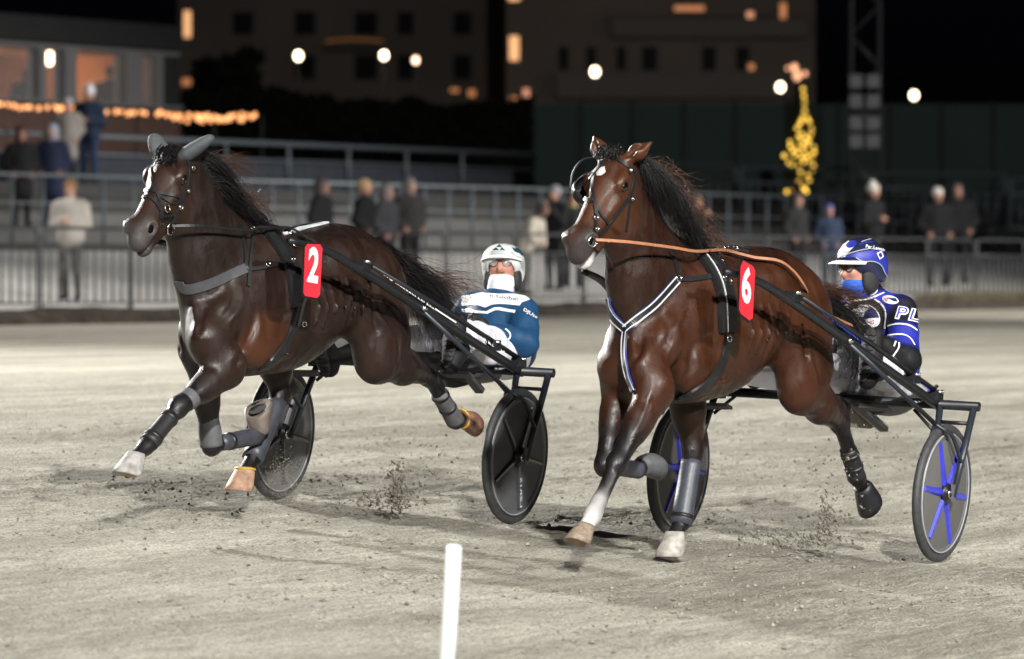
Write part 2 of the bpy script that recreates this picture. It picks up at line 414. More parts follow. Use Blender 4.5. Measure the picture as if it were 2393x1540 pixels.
# ------------------------------------------------------------------ the ground
def sand_material():
    m = bpy.data.materials.new('track_sand'); m.use_nodes = True; MATS['track_sand'] = m; nt = m.node_tree; b = nt.nodes['Principled BSDF']
    b.inputs['Roughness'].default_value = .95; b.inputs['Specular IOR Level'].default_value = .15
    tc = nt.nodes.new('ShaderNodeTexCoord')
    mp = nt.nodes.new('ShaderNodeMapping'); mp.inputs['Scale'].default_value = (.30, 2.2, 1.0); nt.links.new(tc.outputs['Object'], mp.inputs['Vector'])
    def nz(s, d, v=None):
        n = nt.nodes.new('ShaderNodeTexNoise'); n.inputs['Scale'].default_value = s; n.inputs['Detail'].default_value = d; nt.links.new(v or mp.outputs[0], n.inputs['Vector']); return n
    def ramp(src, a, b_, c0, c1):
        r = nt.nodes.new('ShaderNodeValToRGB'); r.color_ramp.elements[0].position = a; r.color_ramp.elements[1].position = b_; r.color_ramp.elements[0].color = (*c0, 1); r.color_ramp.elements[1].color = (*c1, 1)
        nt.links.new(src, r.inputs[0]); return r
    big = nz(.9, 6); mid = nz(9, 6); fine = nz(70, 4, tc.outputs['Object'])
    c1 = ramp(big.outputs['Fac'], .36, .64, (.335, .315, .262), (.50, .476, .405))
    c2 = ramp(mid.outputs['Fac'], .36, .62, (.74, .735, .725), (1, 1, 1))
    c3 = ramp(fine.outputs['Fac'], .34, .60, (.52, .51, .50), (1.1, 1.1, 1.1))
    def mul(x, y):
        n = nt.nodes.new('ShaderNodeMix'); n.data_type = 'RGBA'; n.blend_type = 'MULTIPLY'; n.inputs[0].default_value = 1; nt.links.new(x, n.inputs[6]); nt.links.new(y, n.inputs[7]); return n.outputs[2]
    nt.links.new(mul(mul(c1.outputs[0], c2.outputs[0]), c3.outputs[0]), b.inputs['Base Color'])
    bp = nt.nodes.new('ShaderNodeBump'); bp.inputs['Strength'].default_value = .9; bp.inputs['Distance'].default_value = .02
    ad = nt.nodes.new('ShaderNodeMath'); ad.operation = 'ADD'; nt.links.new(mid.outputs['Fac'], ad.inputs[0]); nt.links.new(fine.outputs['Fac'], ad.inputs[1])
    nt.links.new(ad.outputs[0], bp.inputs['Height']); nt.links.new(bp.outputs[0], b.inputs['Normal'])
    return m
sand_material()
def axis(a, lo, hi, b, fine, g=1.25):
    mid = list(np.arange(lo, hi, fine)); L = []; s = fine; x = lo
    while x > a: s *= g; x -= s; L.append(max(x, a))
    Rr = []; s = fine; x = hi
    while x < b: Rr.append(x); s *= g; x += s
    return np.array(L[::-1] + mid + Rr + [b])
def relief(u, v):
    r = noise2(u * .8, v * 2.2, 3, 3) * .030 + noise2(u * .7, v * 13, 6, 3) * .012 + noise2(u * 9, v * 18, 5, 3) * .012 + noise2(u * 19, v * 27, 8, 3) * .016
    return r
UU = axis(-60, -9.5, 12, 140, .045); VV = axis(-7, -5.2, 5.5, 24.7, .034)
gu, gv = np.meshgrid(UU, VV, indexing='ij'); gz = zground(gv)
near = np.clip(1.4 - np.abs(gu) / 40, .15, 1)
gz = gz + relief(gu, gv) * near
rs = np.random.RandomState(11)
for _ in range(620):                                     # hoof prints and scuffs
    cu, cv = rs.uniform(-9, 11.5), rs.uniform(-5, 5.4); a, b_ = rs.uniform(.07, .16), rs.uniform(.05, .10); dp = rs.uniform(.006, .020)
    i0, i1 = np.searchsorted(UU, [cu - .4, cu + .4]); j0, j1 = np.searchsorted(VV, [cv - .3, cv + .3])
    q = ((gu[i0:i1, j0:j1] - cu) / a) ** 2 + ((gv[i0:i1, j0:j1] - cv) / b_) ** 2
    gz[i0:i1, j0:j1] += -dp * np.exp(-q) + dp * .7 * np.exp(-(np.sqrt(q) - 1.5) ** 2 * 4) * (gu[i0:i1, j0:j1] < cu)
nu, nv = gu.shape
for v0, u0_, w_, dp in ((0, .0, .030, .016), (1.376, .0, .030, .016), (-2.34, .1, .030, .016), (-3.79, .1, .030, .016), (3.4, -60, .05, .010), (2.2, -60, .04, .008), (-4.4, -60, .05, .010), (4.6, -60, .05, .008), (-1.2, -60, .04, .007)):
    wv = v0 + .05 * np.sin(gu * .35 + v0); on = 1 / (1 + np.exp(-np.clip((gu - u0_) * 20, -50, 50)))
    gz += on * (-dp * np.exp(-((gv - wv) / w_) ** 2) + dp * .6 * np.exp(-((np.abs(gv - wv) - w_ * 2) / (w_ * .8)) ** 2))
# the sand sheet's own axes run along and across the track
base_rz = math.atan2(E1[1], E1[0])
idx = np.arange(nu * nv).reshape(nu, nv)
Fq = np.stack([idx[:-1, :-1], idx[1:, :-1], idx[1:, 1:], idx[:-1, 1:]], -1).reshape(-1, 4)
me = bpy.data.meshes.new('track'); Vt = np.stack([gu, gv, gz], -1).reshape(-1, 3).astype(np.float32)
me.vertices.add(len(Vt)); me.vertices.foreach_set('co', Vt.ravel()); me.loops.add(Fq.size); me.loops.foreach_set('vertex_index', Fq.ravel().astype(np.int32))
me.polygons.add(len(Fq)); me.polygons.foreach_set('loop_start', np.arange(0, Fq.size, 4, dtype=np.int32)); me.polygons.foreach_set('use_smooth', np.ones(len(Fq), bool))
me.update(calc_edges=True); me.materials.append(MATS['track_sand'])
track = link('track', me, kind='structure', label='banked grey sand trotting track with scuffed surface', loc=(N2[0], N2[1], 0), rz=base_rz)
def gh(u, v): return float(zground(v))
# loose clods lying on the sand
rs = np.random.RandomState(5); V = []; Fc = []
iv = np.array([(1, 0, 0), (-1, 0, 0), (0, 1, 0), (0, -1, 0), (0, 0, 1), (0, 0, -1)], float); ifc = [(0, 2, 4), (2, 1, 4), (1, 3, 4), (3, 0, 4), (2, 0, 5), (1, 2, 5), (3, 1, 5), (0, 3, 5)]
cu_, cv_ = rs.uniform(-9.2, 11, 60000), rs.uniform(-5, 5.3, 60000); keep_ = noise2(cu_ * .8, cv_ * 2.4, 17, 4) + .12 * rs.randn(60000) > .06
for u, v in list(zip(cu_[keep_], cv_[keep_]))[:16000]:
    s = .0035 + .010 * rs.rand() ** 4
    if rs.rand() < .012: s *= 2.0
    i = min(np.searchsorted(UU, u), nu - 1); j = min(np.searchsorted(VV, v), nv - 1)
    P = iv * (s * (1 + .3 * rs.randn(6, 1))) * np.array([1.3, 1, .8]); P = P + (u, v, gz[i, j] + s * .3)
    o = len(V); V += list(P); Fc += [[a + o for a in q] for q in ifc]
mat('clod', (.26, .24, .20), .95, var=.55, scale=9, spec=.1)
link('sand_clods', mesh('sand_clods', V, Fc, 'clod', False), kind='stuff', label='loose clods of sand lying on the track', loc=(N2[0], N2[1], 0), rz=base_rz)

# ------------------------------------------------------------------ the horses
S2 = Frame((N2 + F2) / 2, 27); S6 = Frame((N6 + F6) / 2, 27)
H2 = Frame(S2.O + 1.35 * HD, 33); H6 = Frame(S6.O + 1.30 * HD, 33)
def coat(name, r0, r1, spec):
    m = mat(name, (.05, .02, .01), .4, var=.26, scale=9, bump=.12, bscale=34, attr='coat', spec=spec); nt = m.node_tree; b = nt.nodes['Principled BSDF']
    tc = nt.nodes.new('ShaderNodeTexCoord'); mp = nt.nodes.new('ShaderNodeMapping'); mp.inputs['Scale'].default_value = (1.0, 1.0, .45); nt.links.new(tc.outputs['Object'], mp.inputs[0])
    n = nt.nodes.new('ShaderNodeTexNoise'); n.inputs['Scale'].default_value = 19; n.inputs['Detail'].default_value = 8; n.inputs['Distortion'].default_value = .6; nt.links.new(mp.outputs[0], n.inputs['Vector'])
    r = nt.nodes.new('ShaderNodeMapRange'); r.inputs['From Min'].default_value = .38; r.inputs['From Max'].default_value = .62; r.inputs['To Min'].default_value = r0; r.inputs['To Max'].default_value = r1
    nt.links.new(n.outputs['Fac'], r.inputs['Value']); nt.links.new(r.outputs[0], b.inputs['Roughness'])
    hm = nt.nodes.new('ShaderNodeMapping'); hm.inputs['Scale'].default_value = (1.0, 1.0, .16); hm.inputs['Rotation'].default_value = (0, math.radians(25), 0); nt.links.new(tc.outputs['Object'], hm.inputs[0])
    hn_ = nt.nodes.new('ShaderNodeTexNoise'); hn_.inputs['Scale'].default_value = 330; hn_.inputs['Detail'].default_value = 3; nt.links.new(hm.outputs[0], hn_.inputs['Vector'])
    hb = nt.nodes.new('ShaderNodeBump'); hb.inputs['Strength'].default_value = .5; hb.inputs['Distance'].default_value = .004; nt.links.new(hn_.outputs['Fac'], hb.inputs['Height'])
    old = b.inputs['Normal'].links[0].from_node; nt.links.new(hb.outputs[0], old.inputs['Normal'])
coat('coat_dark_bay', .28, .58, .28); coat('coat_bright_bay', .26, .56, .30)
for n_ in ('coat_dark_bay', 'coat_bright_bay'):
    b_ = MATS[n_].node_tree.nodes['Principled BSDF']; b_.inputs['Coat Weight'].default_value = .10; b_.inputs['Coat Roughness'].default_value = .27
def fwd_(o, f):
    o = o / (np.linalg.norm(o) + 1e-9); return o if o @ f > 0 else -o
def horse_body(fr, q, pal):
    """q: landmarks read off the photograph, in the horse's own frame"""
    B = Body(); dx, dz = q['d']; T = lambda x, y, z: (x + dx, y, z + dz)
    # trunk
    B.ell(T(.22, 0, 1.085), (.40, .225, .345), .05, col=0)
    B.ell(T(-.10, 0, 1.085), (.44, .265, .325), .08, col=0)
    B.ell(T(-.40, 0, 1.15), (.36, .255, .255), .08, col=0)
    B.ell(T(-.64, 0, 1.20), (.32, .245, .25), .08, col=0)
    B.ell(T(-.50, 0, 1.345), (.32, .17, .13), .10, col=1)
    B.ell(T(-.80, 0, 1.23), (.20, .15, .16), .08, col=0)
    B.ell(T(-.15, 0, 1.31), (.42, .17, .11), .10, col=1)
    B.ell(T(.10, 0, 1.36), (.26, .07, .11), .12, col=1)
    B.ell(T(.10, 0, .90), (.40, .15, .15), .08, col=5)
    for s in (1, -1):
        o = 0.0 if s > 0 else q.get('set', -.09)
        # shoulder blade, point of shoulder, pectorals
        B.cone(T(.16, s * .125, 1.30), T(.56 + o, s * .135, 1.02), .10, .10, .05, .8, 0)
        B.cone(T(.36, s * .165, 1.10), T(.62 + o, s * .135, .95), .08, .08, .03, .8, 0)
        B.ell(T(.63 + o * .65, s * .060, .95), (.10, .075, .16), .035, col=0)
        B.ell(T(.68 + o, s * (.118 if s > 0 else .105), .885), (.078, .066, .085), .03, col=0)
        B.ell(T(.34, s * .165, .92), (.15, .085, .15), .04, col=q.get('tri', 0))           # triceps
        B.ell(T(.20, s * .155, .90), (.10, .07, .12), .05, col=5)
        # hip, buttock
        B.ell(T(-.36, s * .19, 1.31), (.12, .05, .07), .10, col=0)
        B.ell(T(-.72, s * .150, 1.13), (.22, .12, .23), .06, col=0)
        B.cone(T(-.93, s * .20, 1.16), T(-.80, s * .275, .86), .012, .012, .035, 1, 0, sub=True)  # groove down the haunch
    bx = q.get('bx', .50); B.ell(T(bx, 0, 1.00), (.15, .115, .19), .05, col=0)
    B.cone(T(.80, 0, 1.02), T(.72, 0, .82), .012, .014, .03, 1, 0, sub=True)
    # neck
    nk = q['neck']; B.chain([p for p, r in nk], [r for p, r in nk], .07, .56, 1)
    for i in range(len(nk) - 1):
        a, b = np.array(nk[i][0]), np.array(nk[i + 1][0]); d = b - a; d /= np.linalg.norm(d); c = np.array([-d[2], 0, d[0]])
        B.cone(a + c * nk[i][1] * .72, b + c * nk[i + 1][1] * .75, .075 if i else .10, .06, .06, .8, 1)      # crest
        B.cone(a - c * nk[i][1] * .55 + (0, 0, 0), b - c * nk[i + 1][1] * .5, .10, .07, .05, .8, 1)           # windpipe
    B.cone(T(.62, 0, 1.32), T(bx + .06, 0, 1.00), .105, .10, .08, .9, 1)
    # fore legs
    for nm, s in (('fl', 1), ('fr', -1)):
        sh, el, kn, ft, co, hf = [np.array(p, float) for p in q[nm]]
        B.cone(sh, el, .096 if s > 0 else .085, .092, .05, .85, 0)
        m = el * .45 + kn * .55
        B.cone(el + (0, 0, .03), el * .6 + kn * .4, .090, .070, .045, .9, q.get('arm', 0)); B.cone(el * .6 + kn * .4, m, .070, .058, .03, .95, 9); B.cone(m, kn, .058, .043, .03, 1, 2)
        bk = np.cross(kn - el, (0, 1, 0)); bk /= np.linalg.norm(bk)
        B.cone(el - bk * .03, m - bk * .02, .06, .04, .03, 1, q.get('arm', 0))
        B.ell(kn, (.050, .046, .056), .03, col=2)
        c = (ft - kn); B.cone(kn + c * .12, ft - c * .06, .036, .031, .025, .95, 2)
        tb = np.cross(c, (0, 1, 0)); tb /= np.linalg.norm(tb)
        B.cone(kn + c * .18 - tb * .018 * q.get('tend', 1), ft - c * .05 - tb * .02, .020, .022, .02, .9, 2)
        B.ell(ft, (.040, .037, .040), .022, col=4 if q.get('sock') == nm else 2); B.cone(ft, co, .034, .036, .022, 1, 4 if q.get('sock') == nm else 2)
        if q.get('sock') == nm: B.cone(ft - c * .28, ft, .036, .038, .02, 1, 4)
    # hind legs
    for nm, s in (('hl', 1), ('hr', -1)):
        hp, st, hk, ft, co, hf = [np.array(p, float) for p in q[nm]]
        B.cone(hp, st, .20, .125, .07, .72, 0); B.cone(hp + (-.10, 0, -.06), st + (-.16, 0, .10), .15, .11, .07, .72, 0)
        m = st * .5 + hk * .5
        B.cone(st, m, .118, .092, .05, .78, 0); B.cone(m, hk, .090, .048, .04, .85, 9)
        gd = (hk - st) / np.linalg.norm(hk - st); bk = np.cross(gd, (0, 1, 0)); bk /= np.linalg.norm(bk)
        ht = np.array(q[nm + 'p'], float)                                     # point of hock
        B.cone(m + (ht - hk) * .4, ht, .045, .028, .03, .8, 9)
        B.ell(hk, (.055, .045, .06), .03, col=2); B.cone(hk, ht, .042, .028, .025, .8, 2)
        c = ft - hk; B.cone(hk + c * .1, ft - c * .05, .039, .032, .025, .95, 2)
        tb = (ht - hk); B.cone(hk + c * .1 + tb * .3, ft + tb * .25, .022, .024, .02, .9, 2)
        B.ell(ft, (.041, .038, .041), .022, col=2); B.cone(ft, co, .035, .037, .022, 1, 2)
    # head
    hd = q['head']; Pp = np.array(hd['poll'], float); yw, pt = math.radians(hd['yaw']), math.radians(hd['pitch'])
    f = np.array([math.cos(pt) * math.cos(yw), math.cos(pt) * math.sin(yw), -math.sin(pt)]); yv = np.array([-math.sin(yw), math.cos(yw), 0]); n = np.cross(f, yv)
    Rh = np.stack([f, yv, n]); Hh = lambda s, y, m: Pp + f * s + yv * y + n * m
    c8 = 8
    B.cone(nk[-1][0], Hh(.07, 0, -.10), nk[-1][1], .10, .06, .75, 1)
    B.ell(Hh(.10, 0, -.065), (.14, .085, .072), .04, Rh, c8)
    B.ell(Hh(.18, 0, -.11), (.15, .082, .10), .04, Rh, c8)
    for s in (1, -1):
        B.ell(Hh(.20, s * .058, -.165), (.115, .034, .108), .018, Rh, c8)      # cheek
        B.ell(Hh(.135, s * .088, -.040), (.056, .026, .036), .025, Rh, c8)    # eye socket ridge
        B.ell(Hh(.150, s * .112, -.058), (.026, .014, .018), .010, Rh, 7, sub=True)
        B.cone(Hh(.22, s * .078, -.085), Hh(.37, s * .052, -.085), .016, .010, .025, 1, c8)   # facial crest
        B.ell(Hh(.495, s * .048, -.050), (.048, .028, .044), .018, Rh, 3)
        B.ell(Hh(.522, s * .064, -.052), (.032, .020, .030), .008, Rh, 3, sub=True)
    B.cone(Hh(.17, 0, -.055), Hh(.50, 0, -.050), .066, .046, .04, .9, c8)      # bridge of the nose
    B.cone(Hh(.27, 0, -.13), Hh(.49, 0, -.095), .066, .050, .04, .82, c8)
    B.ell(Hh(.528, 0, -.080), (.055, .058, .060), .03, Rh, 3); B.ell(Hh(.44, 0, -.085), (.10, .054, .060), .03, Rh, 6)
    B.ell(Hh(.568, 0, -.092), (.040, .048, .046), .025, Rh, 3)
    B.cone(Hh(.28, 0, -.215), Hh(.50, 0, -.160), .036, .034, .035, .95, c8)    # lower jaw
    B.ell(Hh(.538, 0, -.158), (.046, .040, .032), .02, Rh, 4 if hd.get('lip') else 3)
    B.ell(Hh(.20, 0, -.17), (.06, .05, .09), .05, Rh, c8)
    for s in (1, -1):
        rim = [Hh(.505 + .036 * math.cos(a_), s * (.070 - .010 * math.cos(a_)), -.052 + .034 * math.sin(a_)) for a_ in np.linspace(.3, 5.6, 9)]
        B.chain(rim, [.006] * 9, .012, 1, 10)
    B.cone(Hh(.64, 0, -.134), Hh(.50, 0, -.140), .005, .004, .012, 9, c8, sub=True)   # mouth
    if 'ears' in q:
        for s, tip in zip((1, -1), q['ears']):
            b0 = Hh(.005, s * .062, -.03); tip = np.array(tip, float); d = tip - b0; m1 = b0 + d * .45
            B.cone(b0, m1, .028, .041, .025, 1, c8); B.cone(m1, tip, .040, .006, .02, 1, c8)
            o = np.cross(d, yv * s); o = fwd_(o, f) 
            B.cone(b0 + d * .2 + o * .030, b0 + d * .8 + o * .026, .024, .010, .012, 1, 2, sub=True)
    for s in (1, -1):
        # veins and muscle edges on the near surfaces
        B.chain([T(.02, s * .245, .90), T(.14, s * .225, .84), T(.30, s * .20, .80)], [.004, .006, .006], .012, 1, 0)
        for k in range(6): B.chain([T(-.02 - .075 * k, s * .255, 1.20), T(-.06 - .075 * k, s * .277, 1.06), T(-.04 - .07 * k, s * .255, .94)], [.002, .0035, .001], .022, 1, 0)
        B.cone(T(-.50, s * .245, 1.22), T(-.58, s * .26, .95), .010, .008, .03, 1, 0, sub=True)
        B.chain([Hh(.24, s * .075, -.10), Hh(.31, s * .066, -.115), Hh(.40, s * .058, -.10)], [.003, .005, .003], .010, 1, c8)
    for nm in ('fl', 'fr', 'hl', 'hr'):
        k_, f_ = np.array(q[nm][2], float), np.array(q[nm][3], float)
        for y in (.036, -.036): B.cone(k_ + (f_ - k_) * .12 + (0, y, 0), f_ + (0, y * .9, 0), .005, .006, .012, 1, 2)
    V, Q, C = B.skin(.0098, pal, 1, .012)
    V = V + vnormals(V, Q) * (.0009 * noise3(V, 26, 3) + .0003 * noise3(V, 90, 4))[:, None] * np.clip((V[:, 2:3] - .3) * 3, .2, 1)
    return V, Q, C, (Hh, Rh, f, yv, n)
def g2(px, py, Y): return H2.pl(px, py, Y)
def g6(px, py, Y): return H6.pl(px, py, Y)
def legspec(g, pts, Ys): return [g(x, y, Y) for (x, y), Y in zip(pts, Ys)]
# palettes: 0 body 1 topline 2 black points 3 muzzle 4 white 5 belly 8 head 9 lower limb
pal2 = {0: (.0205, .0104, .0076), 1: (.0140, .0083, .0068), 2: (.0095, .0080, .0090), 3: (.045, .040, .039), 6: (.034, .0205, .0170), 10: (.080, .068, .062), 4: (.6, .58, .55), 5: (.055, .0195, .0085), 7: (.004, .003, .003), 8: (.0270, .0125, .0085), 9: (.0130, .0088, .0078)}
pal6 = {0: (.043, .0142, .0062), 1: (.0215, .0088, .0056), 2: (.0090, .0075, .0082), 3: (.034, .029, .029), 6: (.050, .022, .0125), 10: (.060, .050, .047), 4: (.62, .60, .58), 5: (.070, .0230, .0088), 7: (.004, .003, .003), 8: (.060, .0210, .0092), 9: (.0195, .0096, .0070)}
E2 = lambda x, y, z: np.array([x, y, z])
q2 = dict(d=(0, 0), set=-.27, bx=.46, tri=5, head=dict(poll=g2(402, 350, 0), yaw=8.4, pitch=43.0),
  neck=[(E2(.26, 0, 1.22), .26), (E2(.50, 0, 1.34), .210), (E2(.66, 0, 1.54), .152), (E2(.745, 0, 1.72), .112)],
  fl=[E2(.68, .125, .92)] + legspec(g2, [(530, 862), (416, 952), (341, 1043), (316, 1070), (285, 1092)], (.17, .13, .12, .12, .12)),
  fr=[E2(.41, -.10, .92), E2(.38, -.13, .83)] + legspec(g2, [(494, 1040), (600, 1018), (606, 1003), (600, 985)], (-.13, -.07, -.06, -.06)),
  hl=[E2(-.64, .14, 1.17)] + legspec(g2, [(878, 835), (1000, 876), (1064, 985), (1082, 978), (1111, 968)], (.19, .13, .11, .11, .11)),
  hr=[E2(-.60, -.14, 1.15), E2(-.25, -.16, .93)] + legspec(g2, [(655, 925), (592, 1068), (572, 1102), (553, 1135)], (-.11, -.10, -.10, -.10)),
  hlp=g2(1022, 836, .12), hrp=g2(684, 912, -.11))
q6 = dict(d=(-.07, .035), head=dict(poll=g6(1432, 362, 0), yaw=1.0, pitch=46.5, lip=1), sock='fl', ears=(g6(1524, 332, .17), g6(1386, 316, -.13)),
  neck=[(E2(.18, 0, 1.27), .26), (E2(.42, 0, 1.40), .210), (E2(.57, 0, 1.62), .152), (E2(.655, 0, 1.82), .112)],
  fl=[E2(.60, .125, .95)] + legspec(g6, [(1530, 915), (1440, 1083), (1384, 1205), (1366, 1235), (1340, 1262)], (.17, .13, .11, .11, .11)),
  fr=[E2(.50, -.125, .95), E2(.42, -.14, .87)] + legspec(g6, [(1412, 1088), (1490, 1098), (1504, 1085), (1524, 1070)], (-.13, -.10, -.09, -.09)),
  hl=[E2(-.70, .14, 1.20)] + legspec(g6, [(1868, 905), (1962, 985), (2002, 1118), (2018, 1140), (2045, 1172)], (.19, .13, .11, .11, .11)),
  hr=[E2(-.62, -.14, 1.18), E2(-.20, -.16, .92)] + legspec(g6, [(1618, 1058), (1592, 1218), (1576, 1252), (1558, 1290)], (-.11, -.10, -.10, -.10)),
  hlp=g6(1978, 945, .12), hrp=g6(1640, 1035, -.11))
zA = lambda x, y: ((350 + x / 1.925) / 1.605, (450 + y / 1.925) / 1.605)
zB = lambda x, y: ((850 + x / 1.925) / 1.605, (750 + y / 1.925) / 1.605)
z7 = lambda x, y: ((2150 + x / 1.925) / 1.605, (850 + y / 1.925) / 1.605)
def crease(V, Q, S, lines):
    """folds (depth > 0) and raised veins or ridges (depth < 0) of the hide, mirrored to the other side"""
    N = vnormals(V, Q); D = np.zeros(len(V))
    for z, pts, w, dep in lines:
        A, _ = S.path([z(x, y) for x, y in pts], 0.0, 4.0, 2); m = len(A); tp = np.sin(np.linspace(.12, math.pi - .12, m)) ** .6
        for sg in (1, -1):
            P = A * np.array([1, sg, 1]); near = np.where(((V > P.min(0) - 4 * w) & (V < P.max(0) + 4 * w)).all(1))[0]
            if not len(near): continue
            d = np.linalg.norm(V[near][:, None] - P[None], axis=2); j = d.argmin(1); dm = d[np.arange(len(near)), j]; t = tp[j]
            D[near] += -dep * t * np.exp(-(dm / w) ** 2) + (.45 * dep * t * np.exp(-((dm - 2.1 * w) / (1.1 * w)) ** 2) if dep > 0 else 0)
    return V + N * D[:, None]
CREASE = {2: [(zB, ((205, 800), (185, 930), (130, 1060), (70, 1190)), .018, .012), (zB, ((330, 860), (420, 830), (480, 800)), .014, .007), (zA, ((770, 1310), (790, 1380), (775, 1470), (760, 1535)), .016, .010), (zB, ((915, 560), (930, 680), (905, 800), (880, 880)), .020, .013),
              (zB, ((1000, 590), (1060, 660), (1100, 780), (1180, 880), (1235, 1000), (1240, 1120), (1220, 1220)), .016, .013), (zB, ((1160, 700), (1240, 760), (1275, 850), (1300, 960)), .015, .010), (zB, ((1000, 800), (1010, 950), (1060, 1100)), .022, -.008), (zB, ((30, 600), (60, 700), (20, 800), (-60, 880)), .020, .010), (zB, ((560, 900), (640, 960), (760, 950)), .010, -.004), (zB, ((250, 1040), (330, 1000), (420, 960)), .007, -.004), (zA, ((960, 960), (930, 1060), (980, 1000)), .008, -.004), (zB, ((860, 190), (890, 300), (900, 420)), .035, -.008)],
          6: [(z7, ((870, 860), (846, 930), (850, 1020), (800, 1110), (740, 1210)), .018, .012), (z7, ((870, 855), (930, 815), (1010, 795)), .013, .009), (z7, ((490, 720), (485, 830), (470, 920), (415, 985), (400, 1060)), .018, .013), (z7, ((1455, 690), (1435, 780), (1400, 870), (1372, 960)), .020, .013), (z7, ((1590, 840), (1620, 960), (1640, 1080), (1610, 1190)), .030, -.010),
              (z7, ((1730, 900), (1760, 1010), (1790, 1110)), .016, .010), (z7, ((640, 640), (700, 740), (660, 860), (560, 960)), .022, .010), (z7, ((700, 750), (760, 690), (800, 560)), .016, -.006), (z7, ((690, 760), (650, 800), (700, 900)), .006, -.004), (z7, ((1060, 1120), (1160, 1060), (1260, 1000)), .007, -.004), (z7, ((560, 1180), (510, 1330), (450, 1480)), .010, -.006), (z7, ((1450, 290), (1540, 400), (1600, 560)), .035, -.008), (z7, ((370, 180), (330, 330), (340, 520)), .016, .006)]}
HORSES = {}
for key, fr, q, pal, mt, lab in ((2, H2, q2, pal2, 'coat_dark_bay', 'dark brown trotting horse wearing grey ear covers and red number 2'), (6, H6, q6, pal6, 'coat_bright_bay', 'bay trotting horse with a white sock and red number 6')):
    V, Q, C, hd = horse_body(fr, q, pal)
    V = crease(V, Q, Surface(V, Q, fr), CREASE[key])
    HORSES[key] = dict(V=V, Q=Q, C=C, hd=hd, fr=fr, q=q, surf=Surface(V, Q, fr),
                       ob=link('horse', mesh('horse', V, Q, mt, True, C), label=lab, cat='horse', group='trotting horses racing side by side', loc=fr.O, rz=fr.rz))

# ------------------------------------------------------------------ hooves, boots, tack, manes and tails
mat('black_leather', (.012, .012, .013), .42, var=.2, spec=.5); mat('grey_leather', (.052, .052, .058), .5, var=.15)
mat('chrome', (.75, .74, .72), .18, 1.0, var=.05); mat('white_strap', (.62, .63, .66), .5); mat('blue_strap', (.03, .05, .22), .5)
mat('tan_leather', (.36, .155, .08), .5, var=.2, scale=60); mat('plate_red', (.66, .028, .045), .35, var=.06, coat=.2); mat('print_white', (.80, .80, .80), .45, var=.03)
mat('boot_slate', (.050, .054, .068), .42, var=.25, scale=25, bump=.15, bscale=90); mat('boot_grey', (.085, .085, .092), .6, var=.3, scale=25)
mat('boot_black', (.016, .016, .018), .5, var=.25); mat('bell_pale', (.30, .288, .275), .65, var=.5, scale=26); mat('bell_peach', (.36, .215, .145), .65, var=.5, scale=24)
mat('bell_taupe', (.16, .13, .11), .55, var=.3, scale=18); mat('bell_cream', (.34, .318, .285), .65, var=.45, scale=26); mat('bell_brown', (.22, .11, .075), .5, var=.3, scale=18)
mat('hoof_horn', (.24, .185, .14), .6, var=.4, scale=40); mat('sole', (.33, .22, .13), .8, var=.4, scale=30); mat('trim_yellow', (.62, .38, .02), .5)
mat('mane_black', (.008, .007, .0075), .45, var=.3, spec=.35); mat('mane_brown', (.060, .026, .014), .42, var=.4, spec=.5); mat('eye_gloss', (.006, .004, .004), .06, spec=.8, coat=.6)
mat('nostril_shade', (.004, .0035, .0035), .9, spec=.05); mat('ear_cloth', (.062, .070, .076), .75, var=.12, bump=.2, bscale=500); mat('fur_white', (.62, .6, .58), .7, var=.15)
def uy(fr): return np.array([0, 1., 0])
def hoof(parent, co, hf, material, big=1.0, trim=None, name='hoof', d=None, inner='sole'):
    co = np.array(co, float); d = np.array(hf, float) - co if d is None else np.array(d, float); d /= np.linalg.norm(d); y = np.array([0, 1., 0]); y = y - d * (y @ d); y /= np.linalg.norm(y); t = np.cross(d, y)
    V = []; n = 20; rings = [(-.020, -.002, .043, .041), (0, 0, .050, .047), (.03, .012, .060, .053), (.062, .024, .069, .059), (.088, .034, .075, .063), (.091, .034, .066, .055), (.082, .030, .045, .038)]
    for s_, sh, a, b in rings:
        for k in range(n):
            an = 2 * math.pi * k / n; ca = math.cos(an); heel = .80 if ca < 0 else 1.0
            V.append(co + d * s_ * big * (1 - .22 * max(0, -ca)) + t * (sh + a * ca * heel) * big + y * b * math.sin(an) * big)
    m = len(rings); Fc = [(i * n + k, i * n + (k + 1) % n, (i + 1) * n + (k + 1) % n, (i + 1) * n + k) for i in range(m - 1) for k in range(n)] + [tuple((m - 1) * n + k for k in range(n)), tuple(range(n - 1, -1, -1))]
    o = link(name, mesh(name, V, Fc, material), parent)
    sl = MB(); sl.add([co + d * .0835 * big + t * (.030 + .044 * math.cos(2 * math.pi * k / n)) * big + y * .037 * math.sin(2 * math.pi * k / n) * big for k in range(n)], [tuple(range(n))]); sl.build('sole', inner, o, False)
    if trim: 
        P = [co + d * (-.012) * big + t * (-.001 + .046 * math.cos(2 * math.pi * k / n)) * big + y * .044 * math.sin(2 * math.pi * k / n) * big for k in range(n + 1)]
        MB().tube(P, .005, 6, False).build('trim', trim, o)
    return o
def sleeve(parent, name, pts, rs, material, sq=.92, strap=None):
    P = spline(pts, 5); R = np.interp(np.linspace(0, len(rs) - 1, len(P)), np.arange(len(rs)), rs)
    o = MB().tube(P, R, 16, True, sq).build(name, material, parent)
    if strap:
        for f in strap:
            i = int(f * (len(P) - 1)); j = min(i + 1, len(P) - 1); d = P[j] - P[i]; d /= np.linalg.norm(d) + 1e-9
            MB().tube([P[i] - d * .009, P[i] + d * .009], R[i] + .004, 16, True, sq).build('boot_strap', 'black_leather', o)
    return o
zA = lambda x, y: ((350 + x / 1.925) / 1.605, (450 + y / 1.925) / 1.605)
